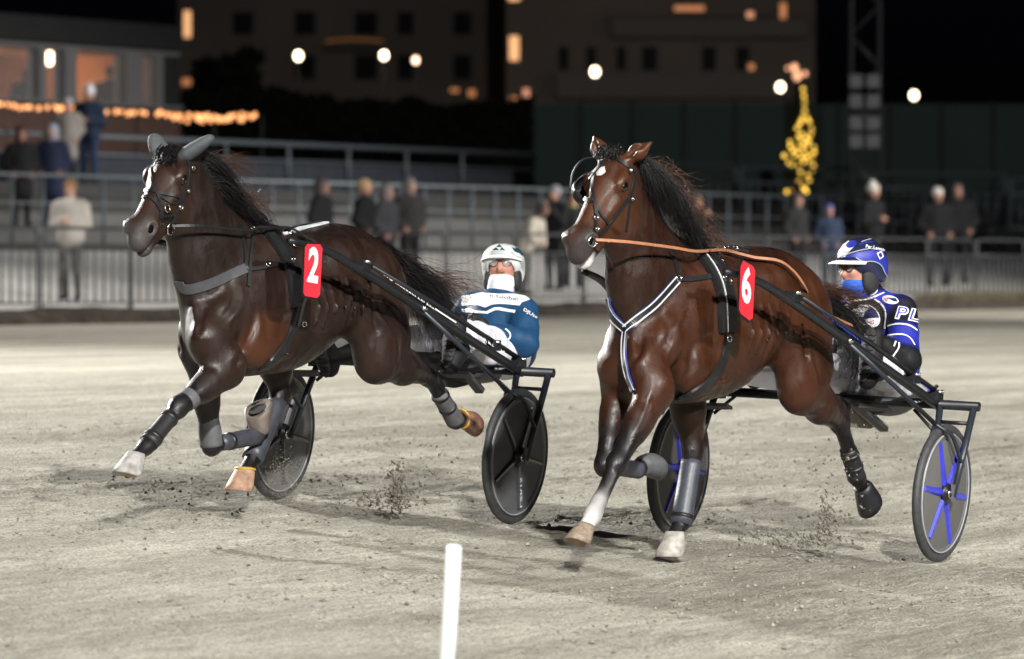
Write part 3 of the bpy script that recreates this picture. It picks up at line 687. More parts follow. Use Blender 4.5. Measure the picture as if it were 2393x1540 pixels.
zB = lambda x, y: ((850 + x / 1.925) / 1.605, (750 + y / 1.925) / 1.605)
z6 = lambda x, y: ((2050 + x / 1.9257) / 1.605, (450 + y / 1.9257) / 1.605)
z7 = lambda x, y: ((2150 + x / 1.925) / 1.605, (850 + y / 1.925) / 1.605)
def zz(z, *p): return [z(x, y) for x, y in p]

for key in (2, 6):
    H = HORSES[key]; ob, S, q, fr = H['ob'], H['surf'], H['q'], H['fr']; Hh, Rh, hf_, hy, hn = H['hd']
    L = {k: [np.array(p, float) for p in q[k]] for k in ('fl', 'fr', 'hl', 'hr')}
    if key == 2:
        hoof(ob, L['fl'][4], L['fl'][5], 'bell_pale', 1.12, name='hoof_boot', d=(.30, 0, -.95)); hoof(ob, L['fr'][4], L['fr'][5], 'bell_taupe', 1.16, name='hoof_boot', inner='boot_black')
        hoof(ob, L['hr'][4], L['hr'][5], 'bell_peach', 1.12, 'trim_yellow', name='hoof_boot', d=(.12, 0, -.99)); hoof(ob, L['hl'][4], L['hl'][5], 'bell_brown', 1.05, 'trim_yellow', name='hoof_boot')
        k, f = L['fl'][2], L['fl'][3]; sleeve(ob, 'leg_boot', [k + (f - k) * .22, k + (f - k) * .6, k + (f - k) * .92], [.044, .044, .050], 'boot_black', .95, (.15, .85))
        sleeve(ob, 'knee_strap', [k * .86 + L['fl'][1] * .14, k * .74 + L['fl'][1] * .26], [.056, .060], 'boot_grey')
        k, f = L['fr'][2], L['fr'][3]; e = L['fr'][1]; sleeve(ob, 'knee_boot', [k + (e - k) * .36, k + (e - k) * .16, k + (0, 0, -.005)], [.050, .060, .058], 'boot_grey', .95)
        sleeve(ob, 'leg_boot', [k + (f - k) * .18, k + (f - k) * .55, f], [.044, .048, .052], 'boot_slate', .9, (.3,))
        k, f = L['hr'][2], L['hr'][3]; sleeve(ob, 'shin_boot', [k + (f - k) * .10, k + (f - k) * .5, f + (f - k) * .03], [.052, .052, .058], 'boot_slate', .9)
        k, f = L['hl'][2], L['hl'][3]; sleeve(ob, 'shin_boot', [k + (f - k) * .38, k + (f - k) * .7, f], [.047, .047, .052], 'boot_grey', .9, (.1, .5))
    else:
        hoof(ob, L['fl'][4], L['fl'][5], 'hoof_horn', 1.0, d=(.42, 0, -.9)); hoof(ob, L['fr'][4], L['fr'][5], 'boot_grey', 1.12, name='hoof_boot')
        hoof(ob, L['hr'][4], L['hr'][5], 'bell_cream', 1.12, name='hoof_boot', d=(.05, 0, -1)); hoof(ob, L['hl'][4], L['hl'][5], 'boot_black', 1.12, name='hoof_boot')
        k, f = L['hr'][2], L['hr'][3]; sleeve(ob, 'shin_boot', [k + (f - k) * .12, k + (f - k) * .5, f + (f - k) * .05], [.052, .052, .056], 'boot_slate', .9, (.9,))
        k, f = L['hl'][2], L['hl'][3]; sleeve(ob, 'shin_boot', [k + (f - k) * .48, k + (f - k) * .75, f], [.045, .046, .050], 'boot_black', .9, (.2, .6))
        k, f = L['fr'][2], L['fr'][3]; sleeve(ob, 'leg_boot', [k + (f - k) * .2, k + (f - k) * .6, f], [.043, .046, .048], 'boot_slate', .9)
    # eyes
    for s in (1, -1):
        e = MB().ell(Hh(.150, s * .097, -.058), (.031, .018, .024), 14, 10, Rh).build('eye', 'eye_gloss', ob)
        MB().ell(Hh(.506, s * .058, -.052), (.028, .016, .025), 12, 8, Rh).build('nostril', 'nostril_shade', ob)  # black ellipsoid fills the carved hollow, its inner shade put into the colour
    # harness
    if key == 2:
        br = S.strap('bridle', zz(zA, (690, 322), (688, 420), (672, 500), (640, 590), (592, 680), (560, 760)), .018, 'black_leather', ob)
        for nm, pts, w in (('brow_band', ((432, 262), (470, 235), (540, 228), (630, 245), (690, 322)), .017), ('face_strap', ((428, 270), (412, 340), (425, 430), (462, 540), (480, 620), (482, 720)), .016),
                           ('nose_band', ((318, 580), (350, 560), (400, 555), (450, 595), (480, 650)), .022), ('nose_band', ((330, 535), (390, 508), (460, 527), (540, 540), (610, 552), (650, 572)), .016),
                           ('cheek_strap', ((465, 545), (520, 575), (580, 605), (640, 560)), .014), ('cheek_strap', ((480, 700), (540, 690), (590, 680)), .012), ('poll_strap', ((440, 230), (520, 188), (600, 195), (670, 240)), .016)):
            S.strap(nm, zz(zA, *pts), w, 'black_leather', br)
        for x, y, r in ((540, 778, .030), (520, 642, .017), (705, 350, .010), (668, 512, .008), (615, 630, .010)):
            p, n = S.hit(*zA(x, y))
            if p is not None: MB().torus(p + n * .016, n + np.array([0, .6, 0]), r, .0042, 20, 6).build('bit_ring' if r > .02 else 'buckle', 'chrome', br)
        S.strap('breast_collar', zz(zA, (625, 1165), (640, 1208), (700, 1222), (850, 1178), (1000, 1112), (1112, 1068)), .052, 'grey_leather', ob, .008)
        S.strap('breast_strap', zz(zA, (1100, 1082), (1180, 1076), (1300, 1048), (1425, 1012)), .020, 'black_leather', ob, .008)
        S.strap('neck_strap', zz(zA, (1150, 800), (1135, 930), (1125, 1060), (1112, 1205)), .016, 'black_leather', ob, .008)
        S.strap('neck_strap', zz(zA, (1062, 800), (1085, 930), (1095, 1060)), .014, 'black_leather', ob, .008)
        sd = S.strap('saddle', zz(zB, (262, 205), (330, 290), (400, 390), (440, 500), (470, 620), (485, 770)), .060, 'black_leather', ob, .020)
        S.strap('saddle_pad', zz(zB, (330, 230), (400, 330), (470, 450), (500, 560), (500, 720)), .085, 'black_leather', sd, .010)
        S.strap('girth', zz(zB, (530, 740), (510, 830), (480, 920), (420, 1040), (350, 1130), (262, 1215)), .058, 'black_leather', ob, .012)
        S.strap('girth_strap', zz(zB, (560, 690), (530, 760), (500, 900)), .022, 'grey_leather', ob, .018)
        S.strap('back_strap', zz(zB, (400, 246), (520, 216), (640, 190), (760, 164), (835, 172)), .030, 'white_strap', ob, .008)
        S.strap('back_strap', zz(zB, (410, 235), (520, 205), (640, 182), (760, 158)), .012, 'black_leather', ob, .014)
        for x, y in ((300, 170), (450, 250), (480, 335), (460, 432), (172, 215), (545, 890), (285, 470)):
            p, n = S.hit(*zB(x, y))
            if p is not None: MB().torus(p + n * .016, n + np.array([.2, .3, .2]), .012, .004, 16, 6).build('buckle', 'chrome', sd)
        ov = MB().tube([H2.pl(*zA(x, y), 0.01) for x, y in ((720, 335), (980, 508), (1110, 590), (1230, 690), (1265, 735))], .007, 6); ov.build('overcheck_rein', 'black_leather', ob)
        pc = [(578, 318), (668, 322), (686, 352), (668, 688), (648, 708), (562, 695), (550, 672), (562, 345)]; Yp = .47
    else:
        br = S.strap('bridle', zz(z6, (636, 372), (605, 530), (562, 600), (500, 682), (440, 762), (372, 826)), .020, 'black_leather', ob)
        for nm, pts, w in (('brow_band', ((335, 292), (400, 268), (480, 277), (560, 318), (622, 372)), .018), ('face_strap', ((400, 300), (345, 400), (333, 500), (345, 600), (352, 700), (345, 812)), .018),
                           ('face_strap', ((420, 300), (330, 410), (250, 500), (205, 575)), .014), ('nose_band', ((160, 660), (205, 580), (265, 562), (322, 602)), .022), ('cheek_strap', ((352, 622), (400, 700), (450, 762)), .014), ('throat_strap', ((630, 400), (600, 560), (585, 700), (570, 800)), .012)):
            S.strap(nm, zz(z6, *pts), w, 'black_leather', br)
        for x, y, r in ((345, 712, .010), (345, 795, .011), (325, 880, .022), (590, 370, .010), (603, 570, .008), (430, 868, .008)):
            p, n = S.hit(*z6(x, y))
            if p is not None: MB().torus(p + n * .014, n + np.array([0, .6, 0]), r, .0040, 20, 6).build('bit_ring' if r > .02 else 'buckle', 'chrome', br)
        # blinker cup standing off the far eye
        c0 = Hh(.16, -.115, -.02); g = []; nn = 9
        for i in range(nn):
            for j in range(nn):
                a = (i / (nn - 1) - .5); b = (j / (nn - 1) - .5); g.append(c0 + hf_ * (a * .13 + .02) + hn * (b * .11 - .03) - hy * (.055 - .16 * (a * a + b * b)) )
        bk = MB().add(g, [(i * nn + j, (i + 1) * nn + j, (i + 1) * nn + j + 1, i * nn + j + 1) for i in range(nn - 1) for j in range(nn - 1)]).build('blinker_cup', 'black_leather', br)
        md = bk.modifiers.new('thick', 'SOLIDIFY'); md.thickness = .006
        MB().tube(spline([Hh(.04, -.05, .02), Hh(.06, -.12, .035), Hh(.12, -.165, .01), Hh(.20, -.165, -.03)], 5), .005, 6).build('blinker_wire', 'black_leather', br)
        for dxy, w, m, t in ((0, .056, 'black_leather', .008), (-.42, .007, 'white_strap', .011), (.42, .007, 'white_strap', .011), (-.5, .003, 'blue_strap', .0100), (.5, .003, 'blue_strap', .0100)):
            o_ = np.array([30, 34]) * dxy
            par = ob
            S.strap('breast_collar' if dxy == 0 else 'edge_trim', [tuple(np.array(z7(x + o_[0] * 1.1, y + o_[1] * 1.3))) for x, y in ((378, 740), (470, 655), (570, 570), (665, 470), (742, 385))], w, m, par, t)
            S.strap('breast_collar' if dxy == 0 else 'edge_trim', [tuple(np.array(z7(x - o_[0] * 1.1, y + o_[1] * 1.2))) for x, y in ((252, 530), (262, 600), (305, 670), (372, 738))], w * .8, m, par, t)
            S.strap('chest_strap' if dxy == 0 else 'edge_trim', [tuple(np.array(z7(x + o_[0] * .9, y))) for x, y in ((377, 760), (372, 860), (376, 960), (398, 1070), (440, 1185))], w * .62, m, par, t)
        S.strap('breast_strap', zz(z7, (750, 378), (840, 382), (930, 372), (1010, 352)), .026, 'black_leather', ob, .008)
        S.strap('neck_strap', zz(z7, (690, 180), (735, 270), (752, 375)), .022, 'black_leather', ob, .008)
        sd = S.strap('saddle', zz(z7, (905, 205), (970, 290), (1020, 380), (1052, 500), (1066, 620), (1072, 760)), .058, 'black_leather', ob, .022)
        S.strap('edge_trim', zz(z7, (922, 205), (985, 285), (1035, 380), (1066, 500), (1078, 620), (1082, 760)), .006, 'white_strap', sd, .027)
        S.strap('saddle_pad', zz(z7, (985, 215), (1060, 290), (1100, 400), (1120, 520), (1130, 640), (1125, 760)), .085, 'black_leather', sd, .014)
        S.strap('girth', zz(z7, (1120, 790), (1080, 950), (1010, 1075), (900, 1175), (742, 1250)), .062, 'black_leather', ob, .012)
        S.strap('back_strap', zz(z7, (950, 180), (1060, 172), (1180, 172), (1260, 185)), .034, 'black_leather', ob, .012)
        for x, y in ((745, 372), (1015, 352), (1110, 400), (1075, 370), (1110, 805), (1060, 265), (960, 178), (1060, 170), (1120, 168), (1180, 172)):
            p, n = S.hit(*z7(x, y))
            if p is not None: MB().torus(p + n * .014, n + np.array([.2, .3, .2]), .014, .005, 16, 6).build('buckle', 'chrome', sd)
        pc = [(1222, 248), (1290, 285), (1306, 320), (1288, 660), (1266, 680), (1205, 632), (1192, 600), (1203, 290)]; Yp = .47
    zc = zB if key == 2 else z7
    poly = [fr.pl(*zc(x, y), Yp) for x, y in pc]
    nrm = np.array([.15, 1, .1]); cen = np.mean(poly, 0)
    pb = MB().slab([cen + (p - cen) * 1.07 for p in poly], -nrm, .008).build('number_plate', 'black_leather', ob, False)
    MB().slab([p + nrm * .002 for p in poly], nrm, .003).build('plate_face', 'plate_red', pb, False)
    if key == 2: o0, ex, ey = zB(570, 592), np.array(zB(648, 606)) - zB(570, 592), np.array(zB(588, 335)) - zB(570, 592)
    else: o0, ex, ey = z7(1203, 540), np.array(z7(1270, 572)) - z7(1203, 540), np.array(z7(1212, 272)) - z7(1203, 540)
    tv, tf = text2d(str(key), .035)
    W = [fr.pl(o0[0] + ex[0] * a + ey[0] * b, o0[1] + ex[1] * a + ey[1] * b, Yp) + nrm * .0075 for a, b in tv]
    link('number', mesh('number', W, tf, 'print_white', False), pb)
# ear covers of horse 2
H = HORSES[2]; Hh, Rh, hf_, hy, hn = H['hd']; ob = H['ob']
for s, tip, base in ((1, H2.pl(*zA(866, 118), .20), Hh(.02, .055, -.03)), (-1, H2.pl(*zA(432, 104), -.12), Hh(.01, -.062, -.02))):
    d = tip - base; side = np.cross(d, hf_); side /= np.linalg.norm(side); P = [base + d * t for t in (-.05, .15, .4, .7, .92, 1.0)]
    MB().tube(spline(P, 4), np.interp(np.linspace(0, 5, 21), range(6), [.046, .060, .058, .048, .032, .012]), 14, True, .62).build('ear_cover', 'ear_cloth', ob)
# white markings of horse 6 lie on its forehead and muzzle
S = HORSES[6]['surf']
for nm, poly in (('star_marking', [(300, 340), (330, 328), (362, 332), (385, 345), (418, 335), (424, 378), (395, 400), (362, 402), (352, 372), (318, 376)]), ):
    v, f = grid_poly([z6(x, y) for x, y in poly]); S.patch(nm, v, f, 'fur_white', HORSES[6]['ob'], .0012)
# manes, forelocks, tails
def hair(parent, name, material, roots, ctrl, n, **kw):
    V, Fc = strands(roots, ctrl, n, **kw); return link(name, mesh(name, V, Fc, material, True), parent)
def crest(fr, z, pts, Y=0.02): return [fr.pl(*z(x, y), Y) for x, y in pts]
cr2 = crest(H2, zA, ((690, 250), (745, 350), (800, 460), (870, 560), (960, 660), (1060, 730)))
def m2(t, rs):
    a = rs.rand(); L = (.14 + .08 * rs.rand()); w = .10 * (1 - t)
    return [np.zeros(3), np.array([-.25, .25 * a, .05 + w]) * L, np.array([-.55, .45 * a, -.10 + .6 * w]) * L, np.array([-.9, .55 * a, -.35 + .3 * w]) * L, np.array([-1.25, .5 * a, -.55]) * L]
hair(ob := HORSES[2]['ob'], 'mane', 'mane_black', cr2, m2, 2600, seed=2, spread=.018, curl=.014, seg=8, r=.0013)
def m2b(t, rs):
    L = .22 + .12 * rs.rand(); return [np.zeros(3), np.array([-.2, .1, .18]) * L, np.array([-.5, .2, .26]) * L, np.array([-.9, .25, .20]) * L, np.array([-1.2, .25, .02]) * L]
hair(ob, 'mane_wisps', 'mane_brown', cr2[1:3], m2b, 60, seed=3, spread=.02, curl=.022, seg=9, r=.0012)
hair(ob, 'mane_wisps', 'mane_brown', cr2[3:], lambda t, rs: [np.zeros(3), np.array([-.05, .03, .05]), np.array([-.13, .06, .06]), np.array([-.20, .08, .02]), np.array([-.26, .09, .03])], 60, seed=5, spread=.02, curl=.02, seg=9, r=.0012)
fk2 = [HORSES[2]['hd'][0](.0, y, .01) for y in (-.05, 0, .05)]
hair(ob, 'forelock', 'mane_black', fk2, lambda t, rs: [np.zeros(3), hf_ * .05 + hn * .015, hf_ * .10 + hn * .012 + hy * .04 * (rs.rand() - .2), hf_ * .14 + hn * .01 + hy * .09 * (rs.rand() - .2)], 160, seed=4, spread=.012, seg=6, r=.0024, curl=.006)
def tailpath(fr, px, Ys): return [fr.pl(x, y, Y) for (x, y), Y in zip(px, Ys)]
t2 = tailpath(H2, ((880, 560), (915, 588), (962, 628), (1008, 672), (1035, 728)), (0, 0, .02, .04, .05))
dock2 = [t2[0] + (t2[1] - t2[0]) * k for k in (0, .5, 1)]
def tl2(t, rs):
    u = rs.rand(); lo = np.array([0.04, 0, -.09]) * u; return [np.zeros(3)] + [(p - t2[0]) + lo * k / 2.0 for k, p in enumerate(t2[1:], 1)]
hair(ob, 'tail', 'mane_black', dock2, tl2, 1700, seed=6, spread=.045, curl=.036, seg=11, r=.0014)
t2w = tailpath(H2, ((900, 565), (960, 615), (1030, 650), (1080, 660), (1110, 690)), (0, 0, .02, .04, .05))
hair(ob, 'tail_wisps', 'mane_brown', dock2, lambda t, rs: [np.zeros(3)] + [p - t2w[0] for p in t2w[1:]], 110, seed=7, spread=.07, curl=.035, seg=10, r=.0013)
ob = HORSES[6]['ob']; Hh6, _, f6_, y6_, n6_ = HORSES[6]['hd']
cr6 = crest(H6, z6, ((560, 270), (650, 320), (740, 420), (820, 540), (900, 680), (990, 820), (1080, 920)))
def m6(t, rs):
    a = rs.rand(); L = (.20 if t < .6 else .15) + .09 * rs.rand(); return [np.zeros(3), np.array([-.10, .26 * (.6 + .6 * a), .02]) * L, np.array([-.22, .40 * (.6 + .6 * a), -.24]) * L, np.array([-.34, .44 * (.6 + .6 * a), -.60]) * L, np.array([-.55, .44 * (.6 + .6 * a), -.90]) * L]
hair(ob, 'mane', 'mane_black', cr6[:6], m6, 3000, seed=12, spread=.022, curl=.018, seg=8, r=.0011)
hair(ob, 'mane_wisps', 'mane_brown', cr6[1:], lambda t, rs: [np.zeros(3), np.array([-.08, .05, .03]), np.array([-.14, .08, .0]), np.array([-.19, .10, -.06])], 220, seed=13, spread=.04, curl=.025, seg=7, r=.0015)
hair(ob, 'forelock', 'mane_black', [Hh6(-.02, y, .015) for y in (-.05, 0, .05)], lambda t, rs: [np.zeros(3), f6_ * .02 + n6_ * .03, f6_ * .05 + n6_ * .032, f6_ * .08 + n6_ * .02], 160, seed=14, spread=.012, seg=6, r=.0026, curl=.008)
t6 = tailpath(H6, ((1880, 660), (1920, 690), (1960, 724), (1988, 768), (1990, 820)), (0, 0, .03, .05, .05)); dock6 = [t6[0] + (t6[1] - t6[0]) * k for k in (0, .5, 1)]
hair(ob, 'tail', 'mane_black', dock6, lambda t, rs: [np.zeros(3)] + [(p - t6[0]) + np.array([.03, 0, -.05]) * rs.rand() * k / 2 for k, p in enumerate(t6[1:], 1)], 1700, seed=16, spread=.042, curl=.03, seg=11, r=.0015)
t6w = tailpath(H6, ((1900, 680), (1950, 690), (2010, 715), (2050, 740)), (0, 0, .03, .05))
hair(ob, 'tail_wisps', 'mane_brown', dock6, lambda t, rs: [np.zeros(3)] + [p - t6w[0] for p in t6w[1:]], 110, seed=17, spread=.06, curl=.03, seg=9, r=.0013)

# ------------------------------------------------------------------ the sulkies
mat('carbon', (.014, .015, .018), .38, var=.2, scale=15, spec=.5); mat('carbon_blue', (.022, .027, .036), .35, var=.15); mat('tyre', (.045, .046, .050), .6, var=.3, scale=40, bump=.2, bscale=120)
mat('rim_grey', (.16, .16, .17), .35, .3); mat('rim_line', (.33, .33, .35), .4); mat('disc_dark', (.115, .117, .125), .6, var=.12, scale=6); mat('disc_grey', (.115, .112, .107), .6, var=.12, scale=6)
mat('spoke_dark', (.045, .048, .058), .30, coat=.3); mat('spoke_blue', (.035, .04, .52), .32, coat=.4); mat('panel_beige', (.32, .30, .25), .6, var=.2, scale=14); mat('seat_shell', (.04, .04, .045), .55, var=.2)
mat('mud_screen', (.36, .35, .36), .35, var=.15, scale=12, alpha=.82); mat('letter_blue', (.03, .06, .55), .4)
def wheel(parent, c, R, ax, disc, spoke, n, off, text=None):
    ax = np.array(ax, float); ax /= np.linalg.norm(ax); c = np.array(c, float)
    fx = np.array([1., 0, 0]); up = np.cross(ax, fx) * -1; up = up if up[2] > 0 else -up
    w = MB().lathe([(.02, .014), (R - .075, .017), (R - .052, .010), (R - .052, -.010), (R - .075, -.017), (.02, -.014)], c, ax, 56).build('wheel', disc, parent)
    MB().torus(c, ax, R - .024, .024, 64, 10, .022).build('tyre', 'tyre', w)
    MB().lathe([(R - .078, .012), (R - .064, .022), (R - .046, .019), (R - .044, 0), (R - .046, -.019), (R - .064, -.022), (R - .078, -.012)], c, ax, 64, True).build('rim', 'rim_grey', w)
    for s in (1, -1): MB().torus(c + ax * .0195 * s, ax, R - .049, .0045, 64, 6).build('rim_line', 'rim_line', w)
    for s in (1, -1):
        for k in range(n):
            a = math.radians(off + 360 / n * k); d = -fx * math.cos(a) * 1.0 + up * math.sin(a); e = np.cross(ax, d)
            p = [c + d * .02 + e * .022, c + d * (R - .07) + e * .015, c + d * (R - .07) - e * .015, c + d * .02 - e * .022]; m = c + d * .02 + ax * s * .030; m2 = c + d * (R - .075) + ax * s * .026
            MB().add([q + ax * s * .0165 for q in p] + [m + e * .010, m2 + e * .006, m2 - e * .006, m - e * .010], [(0, 1, 5, 4), (1, 2, 6, 5), (2, 3, 7, 6), (3, 0, 4, 7), (4, 5, 6, 7)]).build('spoke', spoke, w, False)
    MB().lathe([(.055, .018), (.050, .034), (.020, .040), (.018, .060), (.001, .062)], c, ax, 24).build('hub', 'carbon', w)
    MB().lathe([(.026, .041), (.022, .050), (.012, .052)], c, ax, 16).build('hub_ring', 'chrome', w)
    MB().lathe([(.055, -.018), (.050, -.034), (.020, -.040), (.018, -.060), (.001, -.062)], c, ax, 24).build('hub', 'carbon', w)
    if text:
        tv, tf = text2d(text, .02); a = math.radians(off + 360 / n * 4 if n == 5 else off); d = -fx * math.cos(a) + up * math.sin(a); e = np.cross(ax, d)
        W = [c + d * (R - .085 - x * .155) + e * (y - .5) * .022 + ax * .0345 for x, y in tv]; link('lettering', mesh('lettering', W, tf, 'print_white', False), w)
    return w
def sulky(key, fr, half, R, dx, disc, spoke, n, off, lab, text=None):
    root = link('sulky', None, label=lab, cat='sulky', group='racing sulkies drawn by the horses', loc=fr.O, rz=fr.rz)
    T = lambda x, y, z: np.array([x + dx, y, z])
    zb = lambda y: .757 - .045 * y
    W = {}
    for s in (1, -1):
        zc = -.049 * s + R; hubp = T(0, s * half, zc); W[s] = wheel(root, hubp, R, (0, 1, -.0707), disc, spoke, n, off, text if s > 0 else None)
        o = half + .062 * 1.0; i = half - .062
        for yy, nm in ((s * (half + .078), 'fork'), (s * (half - .105), 'fork')):
            top = T(-.23, yy, zb(yy)); bot = T(0, s * (o if abs(yy) > half else i), zc - .02)
            MB().tube([top, top * .5 + bot * .5, bot], [.018, .017, .014], 10).build(nm, 'carbon_blue', root)
            if abs(yy) > half: MB().box(bot + (0, 0, .02), (.03, .012, .085)).build('dropout_plate', 'rim_grey', root, False)
        y1, y2 = s * (half + .072), s * (half - .098); MB().tube([T(-.185, y1, zb(y1) - .085), T(-.185, y2, zb(y2) - .085)], .010, 8).build('fork_tie', 'carbon', root)
        MB().tube([T(-.24, s * (half - .25), zb(s) - .01), T(-.19, s * (half - .11), zb(s) - .13)], .009, 8).build('stay', 'carbon', root)
        # shaft, its upper rail and the brace to the wheel
        sh = spline([T(-.25, s * .60, .752 - .03 * s), T(.25, s * .555, .918 - .02 * s), T(.735, s * .50, 1.078), T(1.257, s * .45, 1.262), T(1.53, s * .41, 1.352), T(1.80, s * .37, 1.395)], 5)
        so = MB().tube(sh, np.interp(np.linspace(0, 1, len(sh)), [0, .6, 1], [.024, .022, .015]), 12).build('shaft', 'carbon', root)
        MB().tube([T(-.20, s * .60, .800), T(.45, s * .545, 1.035), T(1.14, s * .475, 1.268)], [.014, .013, .012], 8).build('shaft_rail', 'carbon', so)
        for x, y, z in ((1.20, .455, 1.275), (.02, .575, .865), (-.22, .60, .775)):
            MB().box(T(x, s * y, z), (.07, .05, .055)).build('clamp', 'carbon', so, False); MB().tube([T(x + .01, s * (y - .04), z + .018), T(x + .01, s * (y + .045), z + .018)], .009, 8).build('clamp_bolt', 'chrome', so)
        j = T(.115, s * (half + .01), .688 - .045 * s)
        MB().tube([T(.70, s * .515, 1.055), j], .0125, 8).build('brace', 'carbon_blue', root)
        MB().tube(spline([j, T(.09, s * (half + .06), .655 - .05 * s), T(.02, s * (half + .07), .62 - .05 * s), T(-.095, s * (half + .072), .475 - .05 * s)], 4), .0105, 8).build('brace', 'carbon_blue', root)
        MB().tube([j, T(.03, s * (half - .055), .60 - .05 * s), T(-.08, s * (half - .085), .475 - .05 * s)], .0105, 8).build('brace', 'carbon_blue', root)
        MB().ell(T(.70, s * .535, 1.06), (.022, .016, .016)).build('brace_bolt', 'chrome', root)
        # foot rest
        MB().slab([T(.13, s * .36, .70), T(.13, s * .52, .70), T(.20, s * .52, .72), T(.20, s * .36, .72)], (0, 0, 1), .015).build('foot_rest', 'seat_shell', root, False)
    yb = half + .105
    MB().tube([T(-.23, yb, zb(yb)), T(-.23, 0, zb(0)), T(-.23, -yb, zb(-yb))], .0245, 14).build('axle_beam', 'carbon', root)
    # seat shell behind the beam and its bracket
    st = []; nn = 11
    for a in range(nn):
        for b in range(nn):
            u_, v_ = a / (nn - 1), b / (nn - 1) - .5
            st.append(T(-.42 - .46 * u_, .16 + v_ * .36, .640 + .10 * (2 * v_) ** 2 + .17 * max(0, u_ - .55) ** 1.2 + .03 * (1 - u_)))
    so = MB().add(st, [(a * nn + b, (a + 1) * nn + b, (a + 1) * nn + b + 1, a * nn + b + 1) for a in range(nn - 1) for b in range(nn - 1)]).build('seat', 'seat_shell', root)
    md = so.modifiers.new('thick', 'SOLIDIFY'); md.thickness = .018
    br_, pn_ = (((1091, 876), (1122, 914)), [(1022, 868), (1091, 878), (1091, 900), (1060, 907), (1030, 902)]) if key == 2 else (((1998, 945), (2066, 1003)), [(1966, 950), (2010, 955), (2046, 996), (2030, 1002), (1984, 998)])
    MB().bar(fr.pl(*br_[0], .10), fr.pl(*br_[1], .12), .05, .03).build('seat_bracket', 'panel_beige' if key == 6 else 'seat_shell', root, False); MB().bar(fr.pl(*br_[0], .22), fr.pl(*br_[1], .22), .04, .02).build('seat_bracket', 'seat_shell', root, False)
    MB().slab([fr.pl(x, y, .06) for x, y in pn_], (0, 1, 0), .006).build('mud_guard', 'panel_beige' if key == 6 else 'seat_shell', root, False)
    gs = [T(.18, -.24, 1.00), T(-.12, -.18, 1.00), T(-.20, -.20, .80), T(-.10, -.24, .795), T(.16, -.30, .83)]
    MB().slab(gs, (0, 1, 0), .003).build('mud_screen', 'mud_screen', root, False)
    # lettering on the shaft
    n_ = np.array([-.05, .9, .42])
    def marks(a0, a1, k0, h, mt, slant=.5):
        dd = a1 - a0; up_ = np.cross(dd, n_); up_ /= np.linalg.norm(up_); up_ = up_ if up_[2] > 0 else -up_; st_ = dd / k0; m = MB(); rs = np.random.RandomState(k0)
        for k in range(k0):
            if rs.rand() < .1: continue
            p = a0 + st_ * k; w = st_ * (.45 + .3 * rs.rand()); hh = h * (.7 + .3 * rs.rand()); sl = st_ * slant * (1 if k % 2 else -1); m.add([p, p + w, p + w + up_ * hh + sl, p + up_ * hh + sl], [(0, 1, 2, 3)])
        o = m.build('lettering', mt, root, False); o['kind'] = 'stuff'
    if key == 2:
        a0, a1 = T(1.06, .487, 1.238), T(.96, .497, 1.20); dd = a1 - a0; up_ = np.cross(dd, n_); up_ /= np.linalg.norm(up_); up_ = up_ if up_[2] > 0 else -up_; tv, tf = text2d('WD', .03)
        link('lettering', mesh('lettering', [a0 + dd * x + up_ * (y - .4) * .030 for x, y in tv], tf, 'print_white', False), root)
        marks(T(.94, .499, 1.185), T(.60, .535, 1.052), 26, .018, 'print_white'); MB().bar(T(.59, .537, 1.055), T(.40, .556, .985), .004, .008).build('pin_stripe', 'print_white', root, False); marks(T(.16, .583, .895), T(-.06, .602, .818), 12, .024, 'print_white')
    else: marks(T(.95, .50, 1.19), T(.55, .54, 1.04), 18, .020, 'letter_blue', .1); marks(T(-.02, .60, .835), T(-.14, .605, .79), 6, .020, 'letter_blue', .1)
    return root
SUL = {2: sulky(2, S2, .688, .349, .0, 'disc_dark', 'spoke_dark', 5, -10, 'black racing sulky with dark solid wheels behind the dark brown horse', 'LZR15'),
       6: sulky(6, S6, .723, .345, -.085, 'disc_grey', 'spoke_blue', 6, -7, 'black racing sulky with blue-spoked wheels behind the bay horse')}

# ------------------------------------------------------------------ the drivers
mat('skin', (.46, .22, .16), .5, var=.1, scale=30); mat('body_skin', (.4, .2, .14), .5, attr='coat', var=.08); mat('cloth_jacket', (.1, .1, .1), .62, attr='coat', var=.14, scale=16, bump=.5, bscale=16, spec=.25)
mat('cloth_white', (.66, .66, .72), .7, var=.10, scale=14, bump=.6, bscale=14); mat('glove_black', (.016, .015, .015), .6, var=.3, spec=.25); mat('helmet_shell', (.7, .7, .68), .22, attr='coat', var=.04, coat=.5); mat('padding', (.018, .018, .019), .7, var=.3, scale=60, bump=.4, bscale=120)
mat('lens', (.5, .5, .5), .06, spec=.9, alpha=.22); mat('wire', (.12, .10, .09), .3, .8); mat('gaiter_white', (.72, .73, .80), .75, var=.06, bump=.3, bscale=30); mat('gaiter_blue', (.02, .09, .45), .75, var=.1, bump=.3, bscale=30)
mat('print_teal', (.01, .05, .07), .5); mat('letter_royal', (.03, .04, .45), .5); mat('print_navy', (.012, .025, .12), .5); mat('print_royal', (.020, .028, .30), .5); mat('print_black', (.01, .01, .011), .6); mat('print_red', (.5, .03, .04), .5); mat('print_grey', (.32, .36, .38), .4); mat('moustache', (.25, .13, .06), .8); mat('boot_rubber', (.012, .012, .013), .6, var=.3, scale=30, spec=.15); mat('sole_rubber', (.022, .021, .020), .8, var=.3, scale=40)
zE = lambda x, y: ((1450 + x / 3.08) / 1.605, (1050 + y / 3.08) / 1.605)
zF = lambda x, y: ((2700 + x / 2.393) / 1.605, (1050 + y / 2.393) / 1.605)
zH = lambda x, y: ((1600 + x / 2.369) / 1.605, (850 + y / 2.369) / 1.605)          # helmet of driver 2
